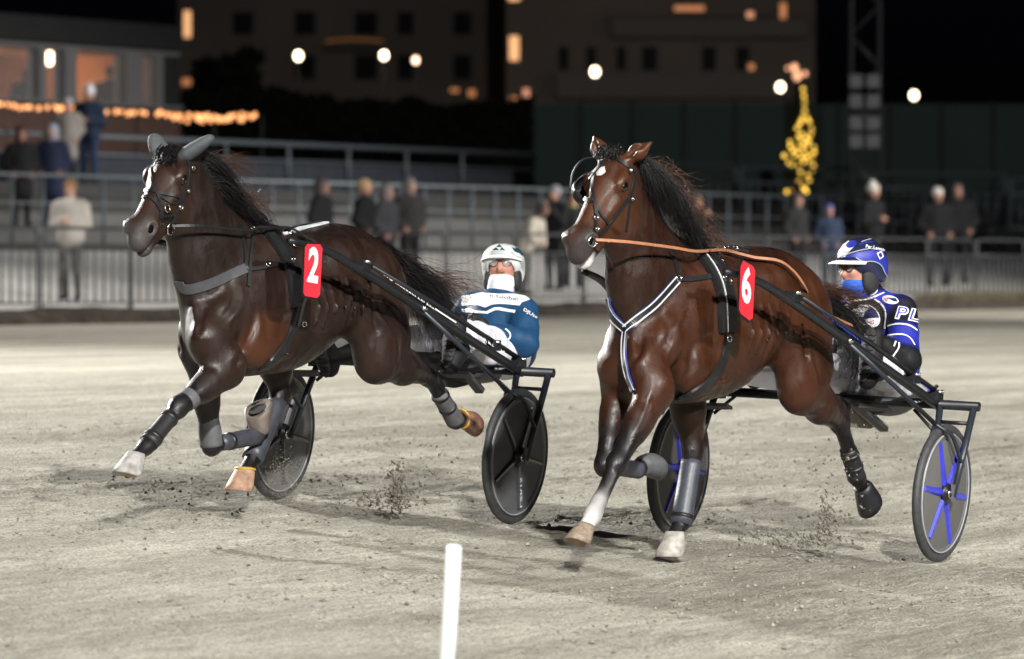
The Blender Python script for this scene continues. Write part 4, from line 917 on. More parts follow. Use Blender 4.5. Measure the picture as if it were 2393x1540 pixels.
zK = lambda x, y: ((3000 + x / 2.053) / 1.605, (850 + y / 2.053) / 1.605)          # helmet of driver 6
def fist(parent, wr, ha, across, name='glove', mt='glove_black'):
    d = ha - wr; d /= np.linalg.norm(d); across = across - d * (across @ d); across /= np.linalg.norm(across); n = np.cross(d, across); B = Body()
    B.cone(wr - d * .05, wr + d * .02, .040, .036, .02); B.ell(wr + d * .055, (.045, .042, .024), .02, np.stack([d, across, n]))
    for k, L in zip((-1.5, -.5, .5, 1.5), (.9, 1.0, .97, .8)):
        b = wr + d * .085 + across * k * .021; p1 = b + d * .035 * L - n * .012; p2 = p1 - n * .030 * L - d * .006; p3 = p2 - d * .028 * L - n * .004
        B.chain([b, p1, p2, p3], [.0125, .0115, .0105, .0095], .006)
    b = wr + d * .035 + across * -.040; B.chain([b, b + d * .032 - across * .012 - n * .012, b + d * .058 + across * .006 - n * .032], [.014, .0125, .010], .008)
    V, Q, C = B.skin(.0055, None, 1); return link(name, mesh(name, V, Q, mt), parent)
def boot(parent, ank, toe, knee, name='boot'):
    """a boot standing on its heel, sole turned forward"""
    B = Body(); u = toe - ank; u /= np.linalg.norm(u); f = np.array([1., 0, .0]); f = f - u * (f @ u); f /= np.linalg.norm(f)
    hl = ank - u * .055 + f * .03; tp = ank + u * .185 + f * .015; kd = knee - ank; kd /= np.linalg.norm(kd)
    B.cone(ank, ank + kd * .22, .052, .060, .03); B.cone(hl, ank + f * .01, .042, .045, .03); B.chain([hl, ank + u * .07 + f * .01, tp], [.040, .042, .036], .03, 1.05)
    V, Q, C = B.skin(.0085, None, 1); o = link(name, mesh(name, V, Q, 'boot_rubber'), parent)
    pts = []; y = np.cross(u, f); n = 22
    for k in range(n):
        a = 2 * math.pi * k / n; s_ = math.sin(a); c_ = math.cos(a); w = .044 if s_ > 0 else .038
        pts.append(hl + u * (.115 + .140 * s_) + y * w * c_ + f * .044)
    so = MB().slab(pts, f, .014).build('boot_sole', 'sole_rubber', o)
    for k in range(9):
        q = hl + u * (.01 + .025 * k) + f * .060; zig = [q + y * (-.030 + .012 * j) + u * (.006 if j % 2 else 0) for j in range(6)]; MB().tube(zig, .0028, 5).build('tread', 'boot_rubber', so)
    return o
def driver(key, fr, Jp, look, tilt, pal, lab, helm, gait):
    J = {k: fr.pl(*v) for k, v in Jp.items()}
    fw = fr.R @ (np.array(look, float) / np.linalg.norm(look)); lf = np.cross((0, 0, 1), fw); lf /= np.linalg.norm(lf)
    ct, st = math.cos(math.radians(tilt)), math.sin(math.radians(tilt)); up = np.cross(fw, lf); up /= np.linalg.norm(up); fw, up = fw * ct + up * st, up * ct - fw * st; R = np.stack([fw, lf, up]); c = J['head']
    hp = lambda a, b, d: c + fw * a + lf * b + up * d
    # body
    B = Body(); B.ell(hp(.0, 0, -.015), (.098, .076, .118), .03, R, 0); B.ell(hp(.035, 0, -.085), (.055, .052, .045), .04, R, 0); B.cone(hp(.085, 0, .0), hp(.112, 0, -.038), .012, .017, .015, 1, 0)
    for s in (1, -1): B.ell(hp(.075, s * .033, -.028), (.028, .026, .024), .02, R, 0); B.ell(hp(.092, s * .033, .008), (.016, .018, .010), .012, R, 0, sub=True)
    B.ell(hp(.085, 0, .028), (.022, .055, .012), .02, R, 0); B.ell(hp(.092, 0, -.066), (.014, .026, .010), .01, R, 1)
    B.cone(hp(-.01, 0, -.07), J['neck'] + (0, 0, -.03), .046, .046, .03, 1, 0); B.cone(J['neck'] + (0, 0, -.10), J['pelv'], .07, .09, .05, 1.1, 0)
    for s in 'LR':
        B.cone(J['neck'] + (0, 0, -.10), J['sh' + s], .05, .045, .04, 1, 0); B.chain([J['sh' + s], J['el' + s], J['wr' + s]], [.05, .042, .030], .03, 1, 0); B.chain([J['hip' + s], J['knee' + s], J['ank' + s]], [.085, .055, .042], .04, 1, 0)
    V, Q, C = B.skin(.009, {0: (.45, .215, .155), 1: (.32, .10, .09)}, 1)
    me = link('person', mesh('person', V, Q, 'body_skin', True, C), label=lab, cat='person', group='drivers seated in the sulkies', loc=fr.O, rz=fr.rz)
    # jacket
    B = Body(); nk, pv = J['neck'], J['pelv']; shm = (J['shL'] + J['shR']) / 2; ax = J['shL'] - J['shR']; ax /= np.linalg.norm(ax)
    B.cone(J['shL'] - ax * .03, J['shR'] + ax * .03, .080, .080, .05, 1, 0); B.cone(shm + (0, 0, -.06) - ax * .04, pv + (0, 0, .10), .135, .14, .07, 1.05, 0); B.cone(shm + (0, 0, -.06) + ax * .04, pv + (0, 0, .10), .135, .14, .07, 1.05, 0)
    B.cone(shm + (0, 0, .03), nk + (0, 0, -.035 if key == 2 else .045), .085, .078, .035, 1, 2); B.cone(pv + (0, 0, .12), pv + (0, 0, .05), .145, .14, .05, 1.1, 0)
    for s in 'LR':
        sh, el, wr = J['sh' + s], J['el' + s], J['wr' + s]; m = sh * .5 + el * .5; m2 = sh * .28 + el * .72
        B.cone(sh, m, .080, .072, .03, 1, 3); B.cone(m, m2, .072, .068, .02, 1, 4); B.cone(m2, el, .067, .060, .02, 1, 5); B.cone(el, wr, .062, .046, .025, 1, 5); B.ell(el, (.066, .062, .062), .03, None, 5)
        d = wr - el
        for k, t in enumerate((.2, .45, .7)): B.ell(el + d * t + (0, 0, .01), (.058 - .008 * k, .058 - .008 * k, .055 - .008 * k), .012, None, 5)
    V, Q, C = B.skin(.0075, pal, 1, .006); V = rumple(V, Q, .008, 24, key); jk = link('jacket', mesh('jacket', V, Q, 'cloth_jacket', True, C), me); SJ = Surface(V, Q, fr)
    # trousers
    B = Body(); B.cone(J['hipL'], J['hipR'], .115, .115, .05, 1, 0)
    for s in 'LR':
        B.chain([J['hip' + s], J['knee' + s] * .5 + J['hip' + s] * .5, J['knee' + s]], [.112, .092, .074], .05, 1, 0); B.cone(J['knee' + s], J['knee' + s] * .35 + J['ank' + s] * .65, .074, .056, .03, 1, 0)
        for t in (.3, .6, .85): B.ell(J['hip' + s] * (1 - t) + J['knee' + s] * t, (.10 - .02 * t,) * 3, .02, None, 0)
    V, Q, C = B.skin(.009, None, 1); V = rumple(V, Q, .009, 26, key + 3); tr = link('trousers', mesh('trousers', V, Q, 'cloth_white'), me)
    for s in 'LR': boot(me, J['ank' + s], J['toe' + s], J['knee' + s])
    fist(me, J['wrL'], J['haL'], np.array([.2, .3, 1.])); fist(me, J['wrR'], J['wrR'] + (J['wrR'] - J['elR']) * .3, np.array([.2, .3, 1.]))
    # neck gaiter, glasses
    B = Body(); B.ell(hp(.036, 0, -.088), (.076, .066, .050), .03, R); B.cone(hp(.0, 0, -.10), nk + (0, 0, .03), .072, .070, .03)
    V, Q, C = B.skin(.007, None, 1); gt = link('neck_gaiter', mesh('neck_gaiter', V, Q, gait), me)
    gl = MB().tube([hp(.108, -.012, .002), hp(.112, 0, .006), hp(.108, .012, .002)], .0025, 6).build('glasses', 'wire', me)
    for s in (1, -1):
        MB().torus(hp(.104, s * .036, -.002), fw + lf * s * .25, .024, .0024, 20, 6).build('glasses_rim', 'wire', gl); MB().lathe([(.0232, 0), (.015, .002), (.001, .003)], hp(.104, s * .036, -.002), fw + lf * s * .25, 20).build('glasses_lens', 'lens', gl)
        MB().tube([hp(.100, s * .060, .002), hp(.0, s * .080, .004)], .0024, 6).build('glasses_arm', 'wire', gl)
    # helmet
    B = Body(); hz_ = .022 if key == 2 else .034; B.ell(hp(-.012, 0, hz_), (.138, .116, .100 if key == 2 else .112), .02, R, 0); B.ell(hp(-.055, 0, -.03), (.092, .112, .11), .03, R, 0)
    B.ell(hp(.13, 0, -.075), (.135, .094, .090), .012, R, 0, sub=True); B.ell(hp(.10, 0, -.16), (.24, .3, .10), .012, R, 0, sub=True); B.ell(hp(-.01, 0, .02), (.116, .094, .10), .01, R, 0, sub=True); B.ell(hp(-.055, 0, -.15), (.12, .16, .075), .012, R, 0, sub=True)
    V, Q, C = B.skin(.0060, helm, 1, .004); he = link('helmet', mesh('helmet', V, Q, 'helmet_shell', True, C), me); SH = Surface(V, Q, fr)
    B = Body(); B.ell(hp(-.02, 0, .0), (.108, .094, .108), .02, R); B.ell(hp(-.005, .078, -.075), (.055, .026, .065), .02, R); B.ell(hp(-.005, -.078, -.075), (.055, .026, .065), .02, R); B.ell(hp(.125, 0, -.03), (.11, .076, .13), .02, R, 0, sub=True)
    V, Q, C = B.skin(.007, None, 1); link('ear_padding', mesh('ear_padding', V, Q, 'padding'), he)
    vis = []; n = 15
    for i in range(n):
        a = math.radians(-72 + 144 * i / (n - 1)); r0 = np.array([math.cos(a) * .128, math.sin(a) * .110]); ext = .062 * math.cos(a) ** .8 if key == 6 else .030 * math.cos(a) ** .8
        for e, z in ((0, .020), (.5, .016), (1, .006)): vis.append(hp(-.008 + r0[0] + ext * e, r0[1] * (1 + .1 * e * math.cos(a)), z + .01 * math.cos(a)))
    vo = MB().add(vis, [(i * 3 + j, i * 3 + 3 + j, i * 3 + 4 + j, i * 3 + 1 + j) for i in range(n - 1) for j in range(2)]).build('visor', 'print_white', he); md = vo.modifiers.new('t', 'SOLIDIFY'); md.thickness = .006
    MB().tube(spline([hp(.0, .088, -.06), hp(.03, .070, -.12), hp(.04, 0, -.145), hp(.03, -.070, -.12), hp(.0, -.088, -.06)], 5), .006, 6).build('chin_strap', 'padding', he)
    return me, jk, SJ, he, SH, gt, J, hp
def line_patch(S, name, z, pts, w, mt, parent, off=.004): S.strap(name, zz(z, *pts), w, mt, parent, .002, off)
def fill(S, name, z, pts, mt, parent, off=.004): v, f = grid_poly([z(x, y) for x, y in pts]); return S.patch(name, v, f, mt, parent, off)
def ell_pts(cx, cy, a, b, rot=0, n=22): r = math.radians(rot); return [(cx + a * math.cos(t) * math.cos(r) - b * math.sin(t) * math.sin(r), cy + a * math.cos(t) * math.sin(r) + b * math.sin(t) * math.cos(r)) for t in np.linspace(0, 2 * math.pi, n, False)]
def words(S, name, z, body, o, ex, ey, mt, parent, off=.0045, bold=.01):
    O = np.array(z(*o)); v, f = text_px(body, O, np.array(z(o[0] + ex[0], o[1] + ex[1])) - O, np.array(z(o[0] + ey[0], o[1] + ey[1])) - O, 3.0, bold); return S.patch(name, v, f, mt, parent, off)
J2 = dict(head=(1174, 620, .14), neck=(1168, 692, .15), chest=(1160, 745, .17), pelv=(1178, 846, .20), hipL=(1182, 830, .27), hipR=(1150, 830, .11), shL=(1222, 728, .32), shR=(1100, 718, -.02), elL=(1226, 802, .41), wrL=(1136, 768, .28), haL=(1108, 752, .24), elR=(1066, 775, -.05), wrR=(1085, 772, .10), kneeL=(1096, 782, .33), ankL=(1064, 832, .43), toeL=(1074, 772, .44), kneeR=(970, 792, -.05), ankR=(770, 832, -.33), toeR=(757, 785, -.33))
tealb = (.010, .050, .120)
me2, jk2, SJ, he2, SH, gt2, JJ2, hp2 = driver(2, S2, J2, (-.12, -1, .06), 6, {0: tealb, 2: tealb, 3: tealb, 4: tealb, 5: tealb}, 'driver in a teal blue jacket and white helmet sitting in a sulky', {0: (.62, .63, .62)}, 'gaiter_white')
fill(SJ, 'yoke_print', zE, [(870, 190), (985, 172), (1100, 150), (1290, 165), (1480, 165), (1600, 190), (1655, 228), (1560, 262), (1535, 300), (1400, 285), (1290, 280), (1215, 290), (1140, 322), (1060, 296), (960, 292), (862, 306)], 'print_white', jk2)
fill(SJ, 'stripe_print', zE, [(868, 338), (960, 332), (1030, 352), (1150, 366), (1240, 322), (1300, 318), (1400, 338), (1492, 352), (1482, 386), (1380, 366), (1290, 350), (1250, 352), (1165, 392), (1020, 382), (866, 372)], 'print_white', jk2)
words(SJ, 'lettering', zE, 'n Global', (1195, 205), (320, 42), (-6, -42), 'print_navy', jk2); words(SJ, 'lettering', zE, 'DJUse', (1572, 372), (150, 92), (18, -44), 'print_white', jk2)
line_patch(SJ, 'piping', zE, ((1362, 568), (1410, 600), (1432, 645), (1390, 695), (1310, 722), (1230, 708)), .009, 'print_white', jk2)
for nm, pts, mt in (('helmet_print', [(580, 212), (612, 186), (645, 210)], 'print_teal'), ('helmet_print', [(648, 210), (668, 184), (700, 214)], 'print_teal'), ('helmet_print', [(615, 183), (645, 158), (668, 182), (642, 183)], 'print_teal'), ('helmet_print', [(575, 238), (640, 232), (700, 240), (700, 250), (640, 243), (572, 250)], 'print_grey'), ('helmet_print', [(575, 222), (640, 217), (700, 224), (702, 232), (640, 226), (573, 231)], 'print_grey'), ('helmet_print', [(755, 185), (800, 200), (830, 240), (800, 232), (770, 215)], 'print_teal'), ('helmet_print', [(790, 255), (830, 275), (862, 320), (872, 400), (850, 380), (825, 320)], 'print_grey'), ('helmet_print', [(780, 180), (830, 205), (862, 262), (840, 258), (810, 222)], 'print_teal'), ('helmet_print', [(735, 215), (770, 232), (790, 262), (752, 245)], 'print_grey')):
    fill(SH, nm, zH, pts, mt, he2, .002)
MB().ell(hp2(.102, 0, -.052), (.014, .030, .008), 10, 6).build('moustache', 'moustache', me2)
J6 = dict(head=(2008, 622, .10), neck=(2018, 697, .10), chest=(2045, 760, .14), pelv=(2070, 890, .14), hipL=(2082, 892, .23), hipR=(2035, 892, .05), shL=(2104, 728, .32), shR=(1966, 712, -.08), elL=(2118, 842, .42), wrL=(2052, 800, .28), haL=(2010, 770, .22), elR=(1940, 790, -.10), wrR=(1945, 790, .02), kneeL=(2066, 868, .36), ankL=(2036, 866, .43), toeL=(2048, 795, .44), kneeR=(1885, 855, -.15), ankR=(1765, 858, -.33), toeR=(1755, 800, -.33))
roy, blk = (.028, .042, .52), (.006, .006, .007)
me6, jk6, SJ, he6, SH, gt6, JJ6, hp6 = driver(6, S6, J6, (-.80, -.62, -.04), 0, {0: roy, 2: blk, 3: blk, 4: roy, 5: blk}, 'driver in a royal blue and black jacket and blue helmet sitting in a sulky', {0: (.016, .02, .05)}, 'gaiter_blue')
fill(SJ, 'chest_panel', zF, [(1120, 200), (1250, 195), (1385, 178), (1448, 214), (1482, 262), (1492, 330), (1476, 432), (1400, 520), (1250, 520), (1080, 480), (1010, 330), (1060, 240)], 'print_black', jk6)
line_patch(SJ, 'piping', zF, ((1385, 178), (1448, 214), (1485, 265), (1494, 335), (1478, 432)), .009, 'print_white', jk6, .005); line_patch(SJ, 'piping', zF, ((1150, 188), (1250, 184), (1360, 166), (1468, 122)), .012, 'print_white', jk6, .005)
fill(SJ, 'badge', zF, ell_pts(1330, 322, 120, 88, 38), 'print_white', jk6, .005); fill(SJ, 'badge_field', zF, ell_pts(1328, 318, 110, 78, 38), 'print_navy', jk6, .0065)
fill(SJ, 'badge_field', zF, [(1300, 350), (1360, 342), (1438, 340), (1420, 380), (1370, 412), (1330, 395)], 'print_white', jk6, .008)
fill(SJ, 'badge_horse', zF, [(1185, 285), (1205, 262), (1250, 258), (1270, 240), (1318, 226), (1345, 258), (1322, 272), (1300, 300), (1290, 330), (1272, 332), (1268, 305), (1225, 305), (1215, 330), (1190, 325)], 'print_white', jk6, .008)
words(SJ, 'lettering', zF, 'HG', (1325, 395), (60, -4), (4, -32), 'print_red', jk6, .0095)
fill(SJ, 'badge', zF, ell_pts(1530, 182, 74, 36, 12), 'print_white', jk6, .005); fill(SJ, 'badge_field', zF, [(1500, 165), (1580, 170), (1598, 200), (1560, 195)], 'print_navy', jk6, .0065); words(SJ, 'lettering', zF, 'HG', (1472, 190), (40, 5), (4, -26), 'print_red', jk6, .007)
fill(SJ, 'badge', zF, ell_pts(1358, 106, 52, 36, -10), 'print_white', jk6, .005); fill(SJ, 'badge_field', zF, [(1320, 100), (1345, 80), (1395, 85), (1400, 100)], 'print_navy', jk6, .0065)
for ch, ox, oy in (('P', 0, 0), ('L', 112, 18)):
    words(SJ, 'letter', zF, ch, (1568 + ox, 352 + oy), (98, 16), (34, -116), 'print_white', jk6, .005, .06); words(SJ, 'letter_face', zF, ch, (1580 + ox, 343 + oy), (76, 13), (29, -98), 'letter_royal', jk6, .0068, -.01)
line_patch(SJ, 'piping', zF, ((1510, 416), (1600, 396), (1700, 408), (1762, 452)), .008, 'print_white', jk6, .004); line_patch(SJ, 'piping', zF, ((1510, 496), (1630, 490), (1700, 520), (1742, 588)), .008, 'print_white', jk6, .004)
line_patch(SJ, 'piping', zF, ((1575, 555), (1560, 600)), .008, 'print_white', jk6, .004); line_patch(SJ, 'piping', zF, ((1602, 566), (1612, 606), (1570, 660), (1535, 720)), .008, 'print_white', jk6, .004)
for nm, pts, mt, of in (('helmet_print', [(290, 240), (300, 190), (330, 140), (375, 110), (420, 150), (380, 190), (345, 235)], 'print_white', .002), ('helmet_print', ell_pts(395, 138, 42, 26, -20), 'print_royal', .003),
                        ('helmet_print', [(310, 240), (440, 200), (560, 178), (640, 190), (670, 260), (690, 340), (680, 390), (650, 360), (620, 290), (560, 262), (480, 262), (420, 236)], 'print_royal', .002), ('helmet_print', [(455, 135), (500, 118), (570, 115), (570, 122), (505, 127), (458, 146)], 'print_royal', .003),
                        ('helmet_print', [(585, 205), (622, 188), (640, 232), (608, 255)], 'print_white', .004), ('helmet_print', [(596, 212), (617, 201), (628, 229), (610, 242)], 'print_navy', .0055)):
    fill(SH, nm, zK, pts, mt, he6, of)
for pts in (((300, 240), (420, 196), (540, 172), (630, 178)), ((430, 238), (480, 268), (560, 266), (620, 296), (650, 365), (678, 398)), ((470, 122), (540, 100), (600, 112))): line_patch(SH, 'helmet_line', zK, pts, .005, 'print_grey', he6, .004)
words(SH, 'lettering', zK, 'Per Lennar', (502, 166), (150, 28), (4, -26), 'print_white', he6, .005); words(SH, 'lettering', zK, 'CCER', (330, 206), (56, -2), (0, -18), 'print_grey', he6, .005)
# reins
def rein(fr, pts, w, mt, lab, t=.003):
    P = spline(pts, 6); N = np.tile(np.array([0, 1., .25]), (len(P), 1)); return MB().ribbon(P, N, w, t).build('driving_rein', mt, None, False, label=lab, cat='rein', loc=fr.O, rz=fr.rz)
h6 = [H6.pl(*z7(x, y), Y) for x, y, Y in ((160, 95, .10), (400, 112, .17), (720, 152, .20), (880, 178, .20))]
for x, y in ((1050, 205), (1190, 236), (1300, 262), (1460, 282), (1560, 350), (1640, 450)):
    p_, n_ = HORSES[6]['surf'].hit(*z7(x, y)); h6.append(p_ + n_ * .03 if p_ is not None else H6.pl(*z7(x, y), .2))
h6.append(H6.pl(*z7(1760, 590), .20))
hand6 = H6.loc(S6.wor(JJ6['haL'])); rein(H6, h6 + [hand6], .015, 'tan_leather', 'tan leather rein from the bay horse to its driver')
h2 = [H2.pl(*zA(x, y), Y) for x, y, Y in ((570, 766, .10), (760, 764, .16), (1000, 788, .18), (1140, 796, .18))] + [H2.pl(*zB(x, y), Y) for x, y, Y in ((230, 196, .17), (340, 200, .17))]
for x, y in ((440, 240), (550, 300), (760, 400), (950, 520)):
    p_, n_ = HORSES[2]['surf'].hit(*zB(x, y)); h2.append(p_ + n_ * .03 if p_ is not None else H2.pl(*zB(x, y), .2))
h2.append(H2.pl(*zB(1250, 720), .24))
hand2 = H2.loc(S2.wor(JJ2['haL'])); rein(H2, h2 + [hand2], .014, 'black_leather', 'black leather rein from the dark brown horse to its driver')

# ------------------------------------------------------------------ beyond the track: kerb, apron, terraces
mat('soil', (.050, .040, .033), .95, var=.5, scale=5, bump=.8, bscale=9, spec=.1); mat('apron', (.46, .44, .42), .9, var=.14, scale=.8, bump=.2, bscale=8, spec=.2); mat('bank_dim', (.08, .078, .075), .9, var=.3, scale=.7); mat('asphalt_dim', (.19, .184, .178), .9, var=.2, scale=.7); mat('riser_dark', (.030, .029, .026), .9, var=.4, scale=3)  # bank tones darken uphill: the weaker light there is put into the colour
mat('grass_dark', (.045, .060, .025), .95, var=.5, scale=4, bump=.6, bscale=12); mat('terrace_floor', (.035, .034, .033), .9, var=.3, scale=.8)
ULO, UHI = -70., 150.
def strip(name, prof, material, label, seg=1.5, wob=0, seed=1):
    """a long ground strip along the track; prof = (v, z) points across"""
    us = np.arange(ULO, UHI + seg, seg); V = []
    for i, u in enumerate(us):
        for j, (v, z) in enumerate(prof): V.append(uvw(u, v, z))
    V = np.array(V); m = len(prof)
    if wob:
        uu = np.repeat(us, m); jj = np.tile(np.arange(m), len(us)); inner = (jj > 0) & (jj < m - 1)
        V[:, 2] += np.where(inner, wob * noise2(uu * 1.3, jj * 1.7, seed, 3) * 2, 0)
    Fc = [(i * m + j, (i + 1) * m + j, (i + 1) * m + j + 1, i * m + j + 1) for i in range(len(us) - 1) for j in range(m - 1)]
    return link(name, mesh(name, V, Fc, material, True), kind='structure', label=label)
zk = float(zground(24.7))
PROF = [(25.2, .69), (29, 1.12), (33.0, 1.61), (33.0, 1.70), (36.0, 2.26), (36.0, 2.51), (38.0, 2.80), (60, 2.85)]
def zter(v): return float(np.interp(v, [24.7, 25.2, 29, 32.99, 33.01, 35.99, 36.01, 38, 60], [zk, .69, 1.12, 1.61, 1.70, 2.26, 2.51, 2.80, 2.85]))
strip('kerb', [(24.55, zk - .12), (24.68, zk + .06), (24.9, zk + .20), (25.15, zk + .17), (25.32, .60)], 'soil', 'low dark earth kerb along the outer edge of the track', .22, .06, 4)
strip('apron', [(25.25, .695), (27, .90), (29, 1.12), (33.0, 1.61)], 'apron', 'pale paved spectator apron behind the crowd barriers')
strip('terrace_step', [(33.0, 1.60), (33.0, 1.70), (33.25, 1.72)], 'riser_dark', 'low dark step at the top of the apron'); strip('terrace_bank', [(33.25, 1.722), (36.0, 2.26)], 'asphalt_dim', 'pale paved terrace bank behind the railing')
strip('terrace_step', [(36.0, 2.25), (36.0, 2.51), (36.2, 2.53)], 'riser_dark', 'higher dark step above the terrace bank'); strip('upper_bank', [(36.2, 2.535), (38.0, 2.80)], 'bank_dim', 'upper bank below the top terrace, toned darker for weaker light')
strip('terrace', [(38.0, 2.80), (60, 2.85), (400, 2.9)], 'terrace_floor', 'dark level ground reaching back to the buildings', 10)
strip('infield', [(-300, -.55), (-30, -.52), (-6.9, -.50)], 'grass_dark', 'dark infield grass inside the track', 10)
# grass tufts on the kerb at the right end
rs = np.random.RandomState(9); V = []; Fc = []
for _ in range(900):
    u = rs.uniform(uof(2150, 25), uof(2450, 25)); v = rs.uniform(24.75, 25.2); p = uvw(u, v, zk + .15); hgt = rs.uniform(.06, .24); d = rs.randn(2) * .07; o = len(V)
    V += [p + (-.012, 0, 0), p + (.012, 0, 0), p + (d[0], d[1], hgt)]; Fc.append((o, o + 1, o + 2))
mat('dry_grass', (.10, .085, .05), .9, var=.4); link('grass_tufts', mesh('grass_tufts', V, Fc, 'dry_grass', False), kind='stuff', label='dry grass tufts growing on the earth kerb')
# ------------------------------------------------------------------ barriers and railings
mat('galvanised', (.045, .048, .052), .5, .1, var=.12, scale=6); mat('rail_blue', (.085, .100, .115), .55, .2); mat('rail_far', (.13, .145, .155), .5, .3); mat('net_dark', (.018, .022, .032), .8, var=.3, scale=5)
def copy_tree(o, parent=None):
    c = o.copy(); COL.objects.link(c); c.parent = parent
    for ch in o.children: copy_tree(ch, c)
    return c
def make_barrier(L, Hh, nb, rail2, mt, lab, group, z0=.14, r=.021):
    root = link('crowd_barrier', None, label=lab, cat='barrier', group=group)
    fr_ = [(r, 0, .02), (r, 0, Hh - .10), (.05, 0, Hh - .03), (.12, 0, Hh), (L - .12, 0, Hh), (L - .05, 0, Hh - .03), (L - r, 0, Hh - .10), (L - r, 0, .02)]
    MB().tube(fr_, r, 8).build('frame', mt, root)
    for z in (z0, rail2): MB().tube([(.02, 0, z), (L - .02, 0, z)], r * .8, 6).build('rail', mt, root)
    bm_ = mesh('bar', *(lambda b: (b.v, b.f))(MB().tube([(0, 0, z0), (0, 0, rail2)], r * .78, 6)), mt)
    for k in range(nb): link('bar', bm_, root, loc=(L * (k + 1) / (nb + 1), 0, 0))
    for x in (.18, L - .18): MB().bar((x, -.32, .025), (x, .32, .025), .04, .025).build('foot', mt, root, False)
    return root
# dark crossbars of the mud guards etc. are parts; the barriers stand in a row along the apron
BARL = ['grey crowd barrier cut by the edge beside the pale sweater', 'grey crowd barrier in front of the man in the pale sweater', 'grey crowd barrier behind the nose of the dark brown horse', 'grey crowd barrier hidden behind the dark brown horse chest', 'grey crowd barrier hidden behind the dark brown horse saddle', 'grey crowd barrier below the group of four dark coats', 'grey crowd barrier just before the driver in the white helmet', 'grey crowd barrier under the person in the cream coat', 'grey crowd barrier behind the neck of the bay horse', 'grey crowd barrier behind the mane of the bay horse', 'grey crowd barrier behind the red number 6', 'grey crowd barrier in front of the hooded person and the lit tree', 'grey crowd barrier directly behind the blue helmet', 'grey crowd barrier just past the blue helmet and bobble hat', 'grey crowd barrier in front of the white hat and dark hood pair', 'grey crowd barrier beyond the last spectators by the dry grass', 'grey crowd barrier leaving the picture beyond the dry grass']
u0, u1 = uof(-120, 25.9), uof(2520, 25.9); L = 2.25; n = int((u1 - u0) / (L + .04)); rz = math.atan2(E1[1], E1[0]); proto = None
for i in range(n):
    o = make_barrier(L, 1.12, 9, .84, 'galvanised', 'galvanised crowd barrier with upright bars in the row along the track', 'crowd barriers along the track') if proto is None else copy_tree(proto)
    proto = proto or o; p = uvw(u0 + i * (L + .04), 25.95, .74 - .0); o.location = tuple(p); o.rotation_euler = (0, 0, rz + (rs.rand() - .5) * .03); o['label'] = BARL[min(i, len(BARL) - 1)]
# railing at the top of the apron
rail = link('railing', None, label='long grey railing with thin posts at the top of the apron', cat='railing'); a, b = uof(-120, 33.1), uof(2520, 33.1)
for z in (2.78, 2.35): MB().tube([uvw(a, 33.1, z), uvw(b, 33.1, z)], .026 if z > 2.5 else .016, 8).build('rail', 'rail_far', rail)
pm = mesh('post', *(lambda q: (q.v, q.f))(MB().tube([(0, 0, 1.70), (0, 0, 2.79)], .024, 8)), 'rail_blue')
for k in range(int((b - a) / .9)): link('post', pm, rail, loc=uvw(a + k * .9, 33.1, 0))
# netted rail on the top terrace
rail = link('netted_railing', None, label='dark netted railing along the top terrace below the lamps', cat='railing'); a, b = uof(-120, 40), uof(1245, 40)
MB().tube([uvw(a, 40, 3.72), uvw(b, 40, 3.72)], .05, 8).build('rail', 'rail_blue', rail); MB().tube([uvw(a, 40, 3.40), uvw(b, 40, 3.40)], .03, 8).build('rail', 'rail_blue', rail)
Lp = 2.4
for k in range(int((b - a) / Lp)):
    MB().tube([uvw(a + k * Lp, 40, 2.80), uvw(a + k * Lp, 40, 3.75)], .035, 8).build('post', 'rail_blue', rail)
    MB().bar(uvw(a + k * Lp + .05, 40.05, 3.1), uvw(a + k * Lp + Lp - .05, 40.05, 3.1), .01, .58).build('net_panel', 'net_dark', rail, False)
# barricades on the upper terrace, turned to the camera
ups = [(1440, 1722, 382, 120), (1727, 2032, 392, 119), (2037, 2352, 404, 118), (2358, 2680, 418, 117)]
for (xa, xb, yt, d), lab in zip(ups, ('steel barricade on the upper terrace behind the bay horse head', 'steel barricade on the upper terrace in front of the lit tree', 'steel barricade on the upper terrace beyond the white hats', 'steel barricade on the upper terrace at the picture edge')):
    A_, B_ = at(xa, yt, d), at(xb, yt, d + 1.5); W = float(np.linalg.norm((B_ - A_)[:2])); o = make_barrier(W, 1.15, 12, .84, 'rail_blue', lab, 'barricades on the upper terrace', .14, .045)
    o.location = (A_[0], A_[1], A_[2] - 1.15); o.rotation_euler = (0, 0, math.atan2(B_[1] - A_[1], B_[0] - A_[0]))
# ------------------------------------------------------------------ the marker post in front
mat('plastic_white', (.80, .81, .82), .35, var=.04)
top = at(1061, 1280, 20.0); vv = float((top - N2) @ EV); gzp = float(zground(vv)); base = np.array([top[0] - .045, top[1], gzp - .02])
MB().tube([base, base * .5 + top * .5 + (.004, 0, 0), top, top + (0.0005, 0, .012)], [.029, .029, .028, .020], 16).build('marker_post', 'plastic_white', label='white plastic marker post standing at the inner edge of the track', cat='post')
